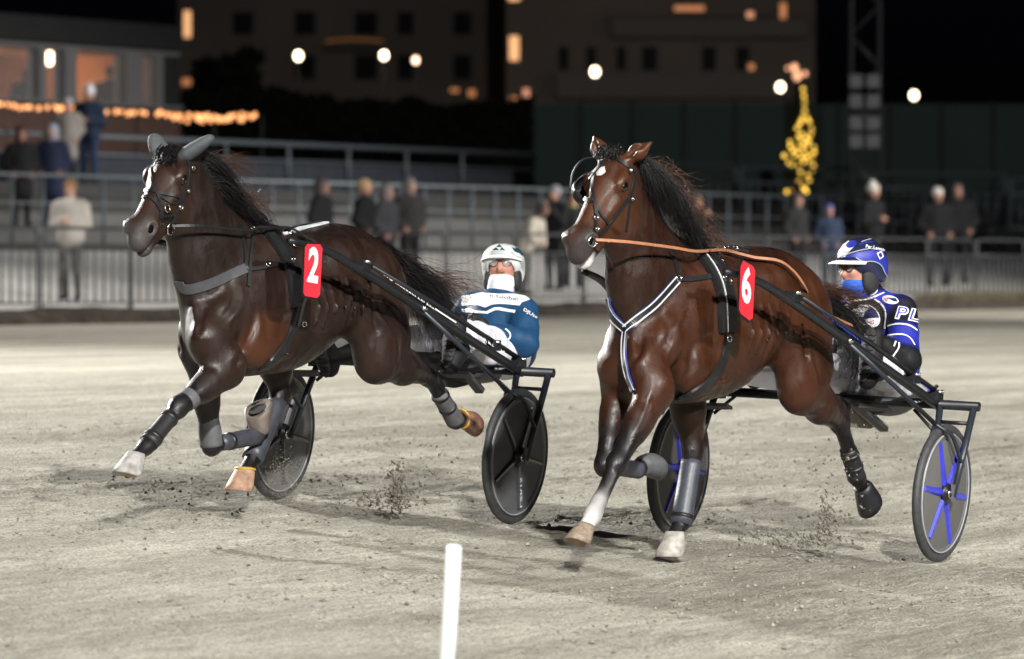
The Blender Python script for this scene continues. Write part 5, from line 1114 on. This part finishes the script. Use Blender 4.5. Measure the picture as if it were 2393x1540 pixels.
# ------------------------------------------------------------------ spectators
mat('person_far', (.1, .1, .1), .8, attr='coat', var=.15, scale=8, spec=.2)
def spectator(px, pt, v, lab, coat, legs, hair, skin=(.42, .22, .16), pose='down', turn=0, fat=1.0, hood=False, bobble=False, scarf=None, lean=0.0, long=False):
    p = vp(px, pt, v); zg = zter(v); h = float(p[2] - zg); B = Body(); k = h / 1.75; P = lambda x, y, z: np.array([x + lean * max(0, z - .9), y * fat, z]) * k
    pal = {0: skin, 1: coat, 2: legs, 3: hair, 4: (.012, .012, .012), 5: scarf or coat}
    for s in (1, -1):
        B.chain([P(0, s * .09, .92), P(.02, s * .10, .50), P(-.01, s * .11, .09)], [.095 * k, .068 * k, .048 * k], .03, 1, 2); B.cone(P(-.03, s * .11, .05), P(.12, s * .12, .04), .045 * k, .04 * k, .02, 1, 4)
        sh, (el, wr) = P(0, s * .21, 1.38), {'down': (P(-.02, s * .25, 1.12), P(.06, s * .23, .88)), 'fold': (P(.0, s * .26, 1.12), P(.20, s * .02, 1.16)), 'phone': (P(.10, s * .25, 1.14), P(.26, s * .06, 1.42)), 'lean': (P(.14, s * .27, 1.14), P(.32, s * .14, .98)), 'pocket': (P(-.06, s * .28, 1.12), P(.08, s * .18, .95))}[pose]
        B.chain([sh, el, wr], [.092 * k, .078 * k, .060 * k], .03, 1, 1); B.ell(wr + (wr - el) * .18, (.042 * k,) * 3, .02, None, 0)
    B.cone(P(0, 0, 1.34), P(0, 0, .96), .175 * k, .175 * k, .06, 1.22 * fat, 1); B.cone(P(0, .15, 1.39), P(0, -.15, 1.39), .095 * k, .095 * k, .05, 1, 1)
    if long: B.cone(P(0, 0, 1.0), P(0, 0, .62), .15 * k, .17 * k, .05, 1.2, 1)
    B.cone(P(0, 0, 1.42), P(.02, 0, 1.55), .07 * k, .055 * k, .03, 1, 5); B.ell(P(.02, 0, 1.63), np.array([.098, .078, .118]) * k, .02, None, 0); B.cone(P(.10, 0, 1.64), P(.125, 0, 1.60), .012 * k, .018 * k, .015, 1, 0)
    if hood: B.ell(P(-.020, 0, 1.655), np.array([.126, .118, .145]) * k, .02, None, 3); B.cone(P(-.03, 0, 1.54), P(-.02, 0, 1.44), .10 * k, .11 * k, .03, 1, 3)
    else: B.ell(P(-.010, 0, 1.690), np.array([.122, .104, .105]) * k, .012, None, 3)
    if bobble: B.ell(P(-.02, 0, 1.80), (.045 * k,) * 3, .02, None, 3)
    V, Q, C = B.skin(.024 * max(k, .7), pal, 1, .010)
    return link('person', mesh('person', V, Q, 'person_far', True, C), label=lab, cat='person', group='spectators behind the barriers', loc=(p[0], p[1], zg), rz=-math.pi / 2 + math.radians(turn))
dk, nv, bl = (.014, .014, .016), (.014, .02, .045), (.008, .008, .009)
spectator(165, 424, 27.0, 'young man in a pale knitted sweater standing behind the barriers', (.36, .33, .30), (.075, .07, .065), (.16, .09, .05), pose='fold', turn=-15)
spectator(50, 300, 34.6, 'person in a long black coat on the terrace beside the navy hood', bl, bl, bl, hood=True, pose='pocket', turn=20, long=True)
spectator(122, 294, 34.7, 'person in a navy coat with a pale blue hood on the terrace', nv, nv, (.25, .29, .36), hood=True, pose='pocket', turn=-10, long=True)
spectator(158, 232, 38.8, 'person in a mottled beige coat with a red scarf below the fairy lights', (.22, .20, .18), dk, (.35, .36, .40), pose='pocket', scarf=(.5, .05, .04), long=True)
spectator(208, 205, 39.2, 'person in dark blue with a white knitted hat below the fairy lights', (.015, .025, .05), (.02, .035, .08), (.62, .64, .72), pose='fold', turn=-20, bobble=True)
spectator(752, 421, 28.2, 'person in a dark hooded coat behind the dark brown horse back', dk, dk, (.05, .045, .05), hood=True, pose='pocket', turn=70, fat=1.1)
spectator(852, 423, 28.0, 'blonde woman with her hair in a bun and a yellow badge', bl, bl, (.42, .29, .16), pose='pocket', turn=75, fat=1.1)
spectator(903, 434, 27.8, 'person in a grey hood between the blonde woman and the tall dark coat', (.035, .035, .042), dk, (.11, .11, .115), hood=True, pose='pocket', turn=60)
spectator(957, 420, 28.4, 'tall person in a dark checked coat and grey hood', (.022, .020, .020), bl, (.10, .11, .12), hood=True, pose='pocket', turn=40, fat=1.1)
spectator(1222, 478, 27.2, 'person in a cream coat leaning on the barrier behind the white helmet', (.42, .38, .32), (.10, .10, .10), (.05, .045, .045), pose='lean', turn=70, lean=.55, hood=True, fat=1.25)
spectator(1296, 438, 27.8, 'person in black with a grey cap beside the cream coat', bl, bl, (.20, .20, .22), pose='phone', turn=-40)
spectator(1338, 452, 28.2, 'person in dark clothes with a pale yellow scarf behind the bay horse nose', dk, dk, (.05, .04, .035), pose='pocket', scarf=(.55, .48, .16), turn=10)
spectator(1628, 462, 27.6, 'person in black holding up a phone behind the bay horse mane', bl, bl, (.12, .07, .05), pose='phone', turn=40)
spectator(1862, 456, 27.8, 'person in a dark padded coat with a hood below the lit tree', (.016, .016, .017), bl, (.03, .03, .035), hood=True, pose='pocket', turn=45)
spectator(1936, 480, 27.4, 'child in a navy coat and bright blue hat', (.02, .03, .06), nv, (.04, .06, .22), pose='pocket', turn=20)
spectator(2040, 432, 28.0, 'person in a black coat with a white bobble hat', bl, bl, (.52, .50, .46), pose='fold', turn=50, bobble=True)
spectator(2190, 442, 28.0, 'person in a black coat and white hat beside the dark hood', bl, bl, (.56, .54, .50), pose='pocket', turn=20, fat=1.2)
spectator(2236, 432, 28.4, 'broad person in a black coat and dark hood beside the white hat', bl, bl, (.035, .04, .045), hood=True, pose='pocket', turn=10, fat=1.25)
# badge on the blonde woman's coat
# ------------------------------------------------------------------ the pavilion at the left
mat('facade_dark', (.010, .010, .011), .8, var=.2, scale=.8); mat('mullion', (.15, .15, .155), .6); mat('brick_dark', (.085, .045, .035), .9, var=.35, scale=9); mat('room_wall', (.55, .30, .13), .8, var=.15, scale=2); mat('room_floor', (.12, .08, .05), .6); mat('pane_glass', (.6, .6, .6), .05, alpha=.12, spec=.6)
PV = 46.0
pav = link('pavilion', None, label='low dark pavilion with lit orange windows behind the fairy lights', cat='building')
ua, ub = uof(-520, PV), uof(420, PV); zs, zh, zr0, zr1 = zof(200, 238, PV), zof(200, 118, PV), zof(200, 112, PV), zof(200, 46, PV)
def pbox(nm, mt, ua_, ub_, v0, v1, z0, z1, parent=None): return MB().box(uvw((ua_ + ub_) / 2, (v0 + v1) / 2, (z0 + z1) / 2), (abs(ub_ - ua_), abs(v1 - v0), abs(z1 - z0)), np.stack([E1, EV, (0, 0, 1)])).build(nm, mt, parent or pav, False)
pbox('wall', 'brick_dark', ua, ub, PV, PV + .3, 2.85, zs - .06); pbox('sill', 'mullion', ua, ub, PV - .1, PV + .3, zs - .06, zs)
rf = pbox('roof', 'facade_dark', ua - .4, ub - .1, PV - .12, PV + 5, zr0 + .06, zr1); pbox('lintel', 'mullion', ua, ub, PV, PV + .3, zh, zr0 + .05)
for xa, xb in ((-140, -120), (90, 106), (150, 176), (292, 330), (366, 378)): pbox('mullion', 'mullion', uof(xa, PV), uof(xb, PV), PV - .04, PV + .26, zs, zh)
pbox('end_wall', 'facade_dark', uof(380, PV), ub, PV + .02, PV + .3, zs, zh); pbox('end_wall', 'facade_dark', ua - .25, ua - .005, PV + .02, PV + 4.9, 2.85, zr0 + .04); pbox('wall', 'brick_dark', ua, uof(-260, PV), PV + .03, PV + .29, zs + .002, zh - .002)
for xa, xb in ((-118, 88), (108, 148), (178, 290), (332, 364)): pbox('window_pane', 'pane_glass', uof(xa, PV), uof(xb, PV), PV + .12, PV + .13, zs, zh)
pbox('back_wall', 'room_wall', ua, ub, PV + 4.6, PV + 4.7, zs - 1.2, zr0); pbox('floor', 'room_floor', ua, ub, PV + .3, PV + 4.6, zs - 1.25, zs - 1.2); pbox('side_wall', 'room_wall', ub - .2, ub - .02, PV + .3, PV + 4.6, zs - 1.2, zr0); pbox('ceiling', 'room_wall', ua, ub, PV + .3, PV + 4.6, zr0 - .02, zr0 + .04)
mat('globe_lit', (1, .9, .75), .5, emit=(1, .80, .55), estr=9.0); mat('globe_pink', (1, .8, .7), .5, emit=(1, .66, .45), estr=5.0); mat('bulb_warm', (1, .6, .3), .5, emit=(1, .38, .13), estr=1.8); mat('bulb_yellow', (1, .8, .2), .5, emit=(1, .60, .09), estr=2.3)
lp = vp(115, 137, PV + 1.5); lo = MB().ell(lp, (.13, .13, .14)).build('ceiling_lamp', 'globe_lit', None, label='round white lamp hanging inside the pavilion window', cat='lamp'); MB().tube([lp + (0, 0, .13), np.array([lp[0], lp[1], zr0])], .01, 6).build('lamp_cord', 'wire', lo)
for px_, e in ((115, 30), (255, 26), (-60, 26)):
    Lt = bpy.data.lights.new('room_lamp', 'POINT'); Lt.energy = e; Lt.color = (1, .5, .2); Lt.shadow_soft_size = .25; q_ = vp(px_, 150, PV + 2.4); lo_ = bpy.data.objects.new('room_lamp', Lt); COL.objects.link(lo_); lo_.location = tuple(q_); lo_.parent = None
for px_, pt_, lab in ((58, 158, 'guest in a dark top with a red cap inside the pavilion'), (256, 152, 'dark silhouetted guest inside the wide pavilion window'), (345, 150, 'guest in dark clothes inside the narrow pavilion window')):
    v_ = PV + 1.1; q_ = vp(px_, pt_, v_); k = .92; B = Body()
    zf = zs - 1.2; hh = float(q_[2] - zf); k = hh / 1.75; P = lambda x, y, z: np.array([x, y, z]) * k
    for s in (1, -1): B.chain([P(0, s * .19, 1.40), P(0, s * .24, 1.1), P(.1, s * .2, .95)], [.075, .06, .045], .03, 1, 1); B.cone(P(0, s * .09, .9), P(0, s * .1, .05), .09, .06, .03, 1, 1)
    B.cone(P(0, 0, 1.36), P(0, 0, .95), .16, .15, .05, 1.15, 1); B.cone(P(0, 0, 1.4), P(0, 0, 1.55), .06, .05, .03, 1, 0); B.ell(P(0, 0, 1.64), (.09, .08, .115), .02, None, 2)
    V, Q, C = B.skin(.028, {0: (.3, .15, .1), 1: (.012, .012, .014), 2: (.35, .08, .08) if px_ < 100 else ((.3, .16, .11) if px_ > 300 else (.02, .015, .014))}, 1, .01); link('person', mesh('person', V, Q, 'person_far', True, C), label=lab, cat='person', group='guests inside the pavilion', loc=(q_[0], q_[1], zf), rz=-math.pi / 2)
# fairy lights along the terrace rail
path = [(-60, 236), (0, 243), (40, 252), (100, 252), (165, 252), (240, 260), (300, 264), (360, 262), (410, 268), (450, 274), (520, 272), (580, 270), (614, 268)]; FV = 43.5
W3 = [vp(x, y, FV) for x, y in path]; fl = MB().tube(spline(W3, 4), .012, 5).build('fairy_lights', 'wire', None, label='string of warm orange fairy lights along the terrace rail', cat='string lights')
bmesh_ = mesh('bulb', *(lambda q: (q.v, q.f))(MB().ell((0, 0, 0), (.044, .044, .048), 10, 8)), 'bulb_warm'); rs = np.random.RandomState(21); px_path = np.array(path, float)
for i in range(74):
    x = -50 + 664 * i / 42 if i < 42 else (rs.uniform(400, 612) if i < 68 else rs.uniform(0, 400)); y = np.interp(x, px_path[:, 0], px_path[:, 1]) + rs.randn() * 2.2 + (8 if 400 < x < 580 and rs.rand() < .45 else 0)
    o = link('bulb', bmesh_, fl, loc=vp(x + rs.randn() * 3, y, FV - .02)); s_ = .75 + .4 * rs.rand(); o.scale = (s_,) * 3
for x in (-40, 140, 320, 500, 612): MB().tube([vp(x, np.interp(x, px_path[:, 0], px_path[:, 1]), FV), np.array([*vp(x, 260, FV)[:2], 2.85])], .03, 6).build('post', 'facade_dark', fl)
# ------------------------------------------------------------------ lit tree, lamps, mast, hoarding, hedge
mat('hedge_dark', (.009, .012, .008), .95, var=.5, scale=4, spec=.05); mat('needles', (.016, .024, .013), .9, var=.5, scale=6); mat('bark', (.05, .035, .025), .9)
td = 121.0; tb = at(1870, 520, td); tb[2] = 2.8; tt = at(1874, 196, td); Ht = float(tt[2] - tb[2]); tree = link('lit_tree', None, label='slim conifer hung with yellow lights behind the barricades', cat='tree', loc=tb)
MB().tube([(0, 0, 0), (.02, 0, Ht * .6), (.04, 0, Ht)], [.07, .05, .012], 8).build('trunk', 'bark', tree)
rs = np.random.RandomState(31); V = []; Fc = []
for _ in range(2600):
    t = rs.rand() ** 1.25; z = .35 + (Ht - .35) * t; R = (.47 * (1 - t) ** .8 + .03) * (1 if t > .18 else .7); a = rs.rand() * 6.283; r = R * math.sqrt(rs.rand()); c = np.array([r * math.cos(a), r * math.sin(a), z - .25 * r]); d = np.array([math.cos(a), math.sin(a), -.3]) * .10; s_ = np.cross(d, rs.randn(3)); s_ *= .018 / (np.linalg.norm(s_) + 1e-9); o = len(V); V += [c - s_, c + s_, c + d]; Fc.append((o, o + 1, o + 2))
link('crown', mesh('crown', V, Fc, 'needles', False), tree)
bt = mesh('bulb', *(lambda q: (q.v, q.f))(MB().ell((0, 0, 0), (.042, .042, .046), 10, 8)), 'bulb_yellow')
bp_ = [(1876, 208), (1878, 225), (1879, 240), (1880, 258), (1876, 272), (1872, 282), (1886, 276), (1868, 290), (1890, 284), (1862, 300), (1896, 302), (1893, 314), (1866, 318), (1870, 328), (1884, 322), (1846, 332), (1846, 342), (1890, 330), (1878, 336), (1874, 346), (1886, 340), (1902, 344), (1852, 352), (1862, 358), (1880, 356), (1832, 364), (1856, 366), (1874, 368), (1884, 366), (1894, 362), (1902, 356), (1878, 378), (1890, 376), (1842, 380), (1850, 388), (1864, 388), (1878, 392), (1900, 388), (1896, 400), (1870, 402), (1886, 410), (1866, 424), (1890, 422), (1872, 434), (1880, 440), (1884, 448), (1838, 448), (1846, 446), (1870, 445), (1898, 372), (1860, 345), (1874, 312)]
for x, y in bp_: o = link('bulb', bt, tree, loc=at(x, y, td - .25 * rs.rand()) - tb); o.scale = (.8 + .25 * rs.rand(),) * 3
mat('pole_black', (.008, .008, .008), .9, spec=.05)
LAMPS = [(697, 131, 150, 1.0, 'globe_lit', 'street lamp farthest from the lit tree, above the dark brown horse'), (897, 130, 152, .95, 'globe_lit', 'street lamp at the right end of the faint orange garland'), (971, 141, 160, .85, 'globe_pink', 'dimmer pinkish street lamp beside a brighter one'), (1390, 168, 158, 1.1, 'globe_lit', 'street lamp directly above the bay horse ears'), (1823, 204, 165, 1.1, 'globe_lit', 'street lamp beside the top of the lit tree'), (2135, 223, 168, 1.05, 'globe_lit', 'lone street lamp against the black sky beyond the lattice mast')]
for x, y, d, sc, mt, lab in LAMPS:
    p = at(x, y, d); o = MB().tube([(p[0], p[1], 2.85), (p[0], p[1], p[2] - .12)], [.04, .025], 8).build('street_lamp', 'pole_black', None, label=lab, cat='street lamp', group='globe street lamps'); MB().ell(p, (.10 * sc, .10 * sc, .12 * sc), 16, 10).build('globe', mt, o)
    Lt = bpy.data.lights.new('globe_light', 'POINT'); Lt.energy = 260 * sc; Lt.color = (1, .84, .68); Lt.shadow_soft_size = .2; lo_ = bpy.data.objects.new('globe_light', Lt); COL.objects.link(lo_); lo_.location = tuple(p + (0, .6, .35))
mat('mast_far', (.025, .027, .03), .6, .3); md_ = 112.0; m0, m1 = at(1988, 372, md_), at(2054, 372, md_); hw = float(m1[0] - m0[0]) / 2; mc = (m0 + m1) / 2; mast = link('lattice_mast', None, label='grey lattice steel mast carrying square lamp panels', cat='mast', loc=(mc[0], mc[1], 2.85)); Hm = 9.0
for sx in (-1, 1):
    for sy in (-1, 1): MB().tube([(sx * hw, sy * hw, 0), (sx * hw, sy * hw, Hm)], .035, 6).build('leg', 'mast_far', mast)
for k in range(14):
    z = k * .62
    for sy in (-1, 1): MB().tube([(-hw, sy * hw, z), (hw, sy * hw, z + .6)] if k % 2 else [(hw, sy * hw, z), (-hw, sy * hw, z + .6)], .018, 5).build('brace', 'mast_far', mast)
mat('panel_pale', (.035, .038, .042), .5, var=.15, scale=4)
for i, y in enumerate((190, 236, 288, 330)):
    for x in (2000, 2040): q = at(x, y, md_ - hw - .12); MB().box(q - np.array([mc[0], mc[1], 2.85]), (.25, .08, .26)).build('lamp_panel', 'panel_pale', mast, False)
mat('hoarding_green', (.024, .048, .044), .75, var=.15, scale=.6); hoard = link('green_hoarding', None, label='tall dark green hoarding behind the barricades', cat='fence')
xs = np.linspace(1235, 2560, 12)
for i in range(11):
    A_, B_ = at(xs[i], 243, 135), at(xs[i + 1], 243, 135); zt = A_[2]; MB().box(((A_[0] + B_[0]) / 2, 135, (zt + 2.8) / 2), (B_[0] - A_[0] - .03, .05, zt - 2.8)).build('panel', 'hoarding_green', hoard, False); MB().box((A_[0], 134.9, (zt + 2.8) / 2), (.09, .09, zt - 2.7)).build('post', 'facade_dark', hoard, False)
rs = np.random.RandomState(41)
def leafy(nm, lab, cat, x0, x1, y0, y1, d, depth, n, seed, mt='needles', size=.16):
    rs = np.random.RandomState(seed); A_, B_ = at(x0, y1, d), at(x1, y0, d); V = []; Fc = []; base = np.array([(A_[0] + B_[0]) / 2, d, 2.85])
    for _ in range(n):
        x = rs.uniform(A_[0], B_[0]); z = rs.uniform(2.85, B_[2] + .5 * noise2(np.array([x * .9]), np.array([3.3]), seed, 3)[0] * 2); y = d + rs.uniform(0, depth); c = np.array([x, y, z]) - base; a = rs.randn(3); a *= size / np.linalg.norm(a); b = np.cross(a, rs.randn(3)); b *= size * .5 / (np.linalg.norm(b) + 1e-9); o = len(V); V += [c - a, c + b, c + a, c - b]; Fc.append((o, o + 1, o + 2, o + 3))
    root = link(nm, None, label=lab, cat=cat, loc=base); link('foliage', mesh('foliage', V, Fc, mt, False), root); MB().tube([(0, depth * .5, 0), (0, depth * .5, float(B_[2] - 3.2))], .12, 6).build('stem', 'bark', root); return root
leafy('hedge', 'long dark hedge between the pavilion and the green hoarding', 'hedge', 425, 1245, 222, 345, 128, 1.6, 9000, 43, 'hedge_dark')
# ------------------------------------------------------------------ apartment blocks
mat('plaster_brown', (.17, .14, .12), .9, var=.25, scale=.25); mat('plaster_grey', (.13, .112, .10), .9, var=.2, scale=.25); mat('dark_pane', (.010, .010, .012), .6, spec=.1); mat('frame_far', (.10, .09, .085), .7); mat('lit_pane', (1, .6, .3), .5, emit=(1, .50, .22), estr=1.1); mat('lit_dim', (1, .5, .25), .5, emit=(1, .36, .14), estr=.45); mat('lit_soft', (1, .6, .4), .5, emit=(1, .42, .24), estr=.75)
def block(lab, x0, x1, ytop, d, mt, cols, rows, lit, balc=()):
    A_, B_ = at(x0, ytop, d), at(x1, ytop, d); root = link('apartment_block', None, label=lab, cat='building', group='apartment blocks behind the racecourse', loc=((A_[0] + B_[0]) / 2, d + 5, 2.85)); o_ = np.array([(A_[0] + B_[0]) / 2, d + 5, 2.85]); w = B_[0] - A_[0]; H_ = A_[2] - 2.85
    MB().box((0, 0, H_ / 2), (w, 10, H_)).build('wall', mt, root, False); MB().box((0, 0, H_ + .2), (w + .6, 10.6, .4)).build('roof', 'facade_dark', root, False)
    for (xa, xb, ya, yb) in [(c[0], c[1], r[0], r[1]) for c in cols for r in rows]:
        q0, q1 = at(xa, yb, d) - o_, at(xb, ya, d) - o_; c = (q0 + q1) / 2; f = MB().box((c[0], -5.0, c[2]), (q1[0] - q0[0] + .16, .12, q1[2] - q0[2] + .16)).build('window', 'frame_far', root, False); MB().box((c[0], -5.06, c[2]), (q1[0] - q0[0], .05, q1[2] - q0[2])).build('pane', 'dark_pane', f, False)
    for xa, xb, ya, yb, m in lit:
        q0, q1 = at(xa, yb, d) - o_, at(xb, ya, d) - o_; c = (q0 + q1) / 2; f = MB().box((c[0], -5.02, c[2]), (q1[0] - q0[0] + .16, .14, q1[2] - q0[2] + .16)).build('window', 'frame_far', root, False); MB().box((c[0], -5.09, c[2]), (q1[0] - q0[0], .05, q1[2] - q0[2])).build('pane', m, f, False)
    for ya, yb, xa, xb in balc:
        q0, q1 = at(xa, yb, d) - o_, at(xb, ya, d) - o_; MB().box(((q0[0] + q1[0]) / 2, -5.6, (q0[2] + q1[2]) / 2), (q1[0] - q0[0], 1.2, q1[2] - q0[2])).build('balcony', 'frame_far', root, False)
    return root
block('dark apartment block with a faint orange garland behind the street lamps', 415, 1180, -160, 205, 'plaster_brown', [(545, 590), (690, 735), (830, 880), (930, 965), (1060, 1100)], [(-90, -30), (30, 80), (130, 185)], [(430, 446, 26, 88, 'lit_pane'), (426, 446, 184, 200, 'lit_dim'), (1052, 1072, 207, 216, 'lit_dim'), (1094, 1110, 210, 226, 'lit_dim')], [(100, 118, 760, 900)])
block('pale brown apartment block with recessed windows and balconies', 1182, 1905, -160, 185, 'plaster_grey', [(1305, 1328), (1370, 1392), (1440, 1462), (1500, 1535), (1640, 1672), (1720, 1750)], [(-70, -10), (110, 165)], [(1190, 1212, 85, 142, 'lit_pane'), (1188, 1214, -20, 2, 'lit_pane'), (1222, 1236, 208, 236, 'lit_soft'), (1191, 1209, 226, 238, 'lit_dim'), (1575, 1645, 14, 26, 'lit_dim'), (1744, 1760, 28, 42, 'lit_soft'), (1822, 1836, 8, 44, 'lit_dim'), (1748, 1762, 150, 164, 'lit_dim')], [(48, 90, 1430, 1880), (176, 232, 1300, 1880)])
mat('garland', (1, .5, .2), .5, emit=(1, .42, .10), estr=.09)
gl = MB().tube(spline([at(762, 98, 203.5), at(830, 92, 203.5), at(895, 98, 203.5)], 6), .03, 6).build('garland', 'wire', None, label='faint orange garland hung under a balcony of the dark block', cat='string lights')
for k in range(22): MB().ell(at(762 + 6.2 * k, 97 - 5 * math.sin(math.pi * k / 21), 203.4), (.05, .05, .05), 6, 4).build('bulb', 'garland', gl)
# warm glow lanterns between the tree top and the block
for x, y, s_, lab in ((1856, 158, .10, 'upper of the orange lanterns behind the lit tree'), (1862, 178, .12, 'lower bright orange lantern behind the lit tree'), (1880, 172, .07, 'small orange lantern beside the brighter two'), (1840, 160, .05, 'faint orange lantern nearest the street lamp')):
    p = at(x, y, 168); o = MB().ell(p, (s_, s_, s_ * 1.2), 12, 8).build('lantern', 'lit_soft', None, label=lab, cat='lantern', group='orange lanterns behind the lit tree'); MB().tube([p + (0, 0, -s_), (p[0], p[1], 2.85)], .04, 6).build('pole', 'pole_black', o)
leafy('dark_tree', 'dark tree beside the pavilion under the lit corner window', 'tree', 445, 600, 120, 230, 146, 3, 1500, 52, 'hedge_dark', .22)
# ------------------------------------------------------------------ sand thrown up by hooves and wheels
def spray(lab, pts, n, seed, smax=.006):
    rs = np.random.RandomState(seed); V = []; Fc = []; tet = np.array([(1, 1, 1), (1, -1, -1), (-1, 1, -1), (-1, -1, 1)], float)
    pts = [(x, y, sx, sy, d, w) for x, y, sx, sy, d, w in pts]; W = np.array([p[5] for p in pts]); W = W / W.sum()
    for _ in range(n):
        x, y, sx, sy, d, w = pts[rs.choice(len(pts), p=W)]; p = at(x + rs.randn() * sx, y + rs.randn() * sy, d + rs.randn() * .15); v_ = float((p - N2) @ EV)
        if p[2] < zground(v_): continue
        s = .0010 + smax * rs.rand() ** 4; o = len(V); V += list(p + tet * s * (1 + .5 * rs.randn(4, 1))); Fc += [(o, o + 1, o + 2), (o, o + 3, o + 1), (o, o + 2, o + 3), (o + 1, o + 3, o + 2)]
    mat('thrown_sand', (.19, .172, .14), .95, var=.4); return link('thrown_sand', mesh('thrown_sand', V, Fc, 'thrown_sand', False), kind='stuff', label=lab)  # grains tinted darker than the track sand, their shade put into the colour
spray('sand thrown up behind the dark brown horse, shade in its colour', [(926, 1160, 12, 28, 28.9, 2.4), (880, 1172, 65, 14, 28.9, 3), (1000, 1080, 40, 40, 28.8, .5), (932, 1125, 10, 26, 28.9, 1.4)], 1700, 61)
spray('sand thrown up behind the bay horse, shade in its colour', [(1928, 1238, 14, 28, 27.9, 2.4), (1860, 1262, 70, 14, 27.8, 3), (1950, 1130, 50, 60, 27.9, 1), (1935, 1200, 12, 24, 27.9, 1.2), (2010, 1050, 60, 40, 27.9, .6)], 1800, 62)
spray('fine sand spun off the far wheel of the first sulky', [(660, 1130, 24, 28, 29.3, 4), (640, 1080, 22, 40, 29.3, 1)], 3000, 63, .0012)
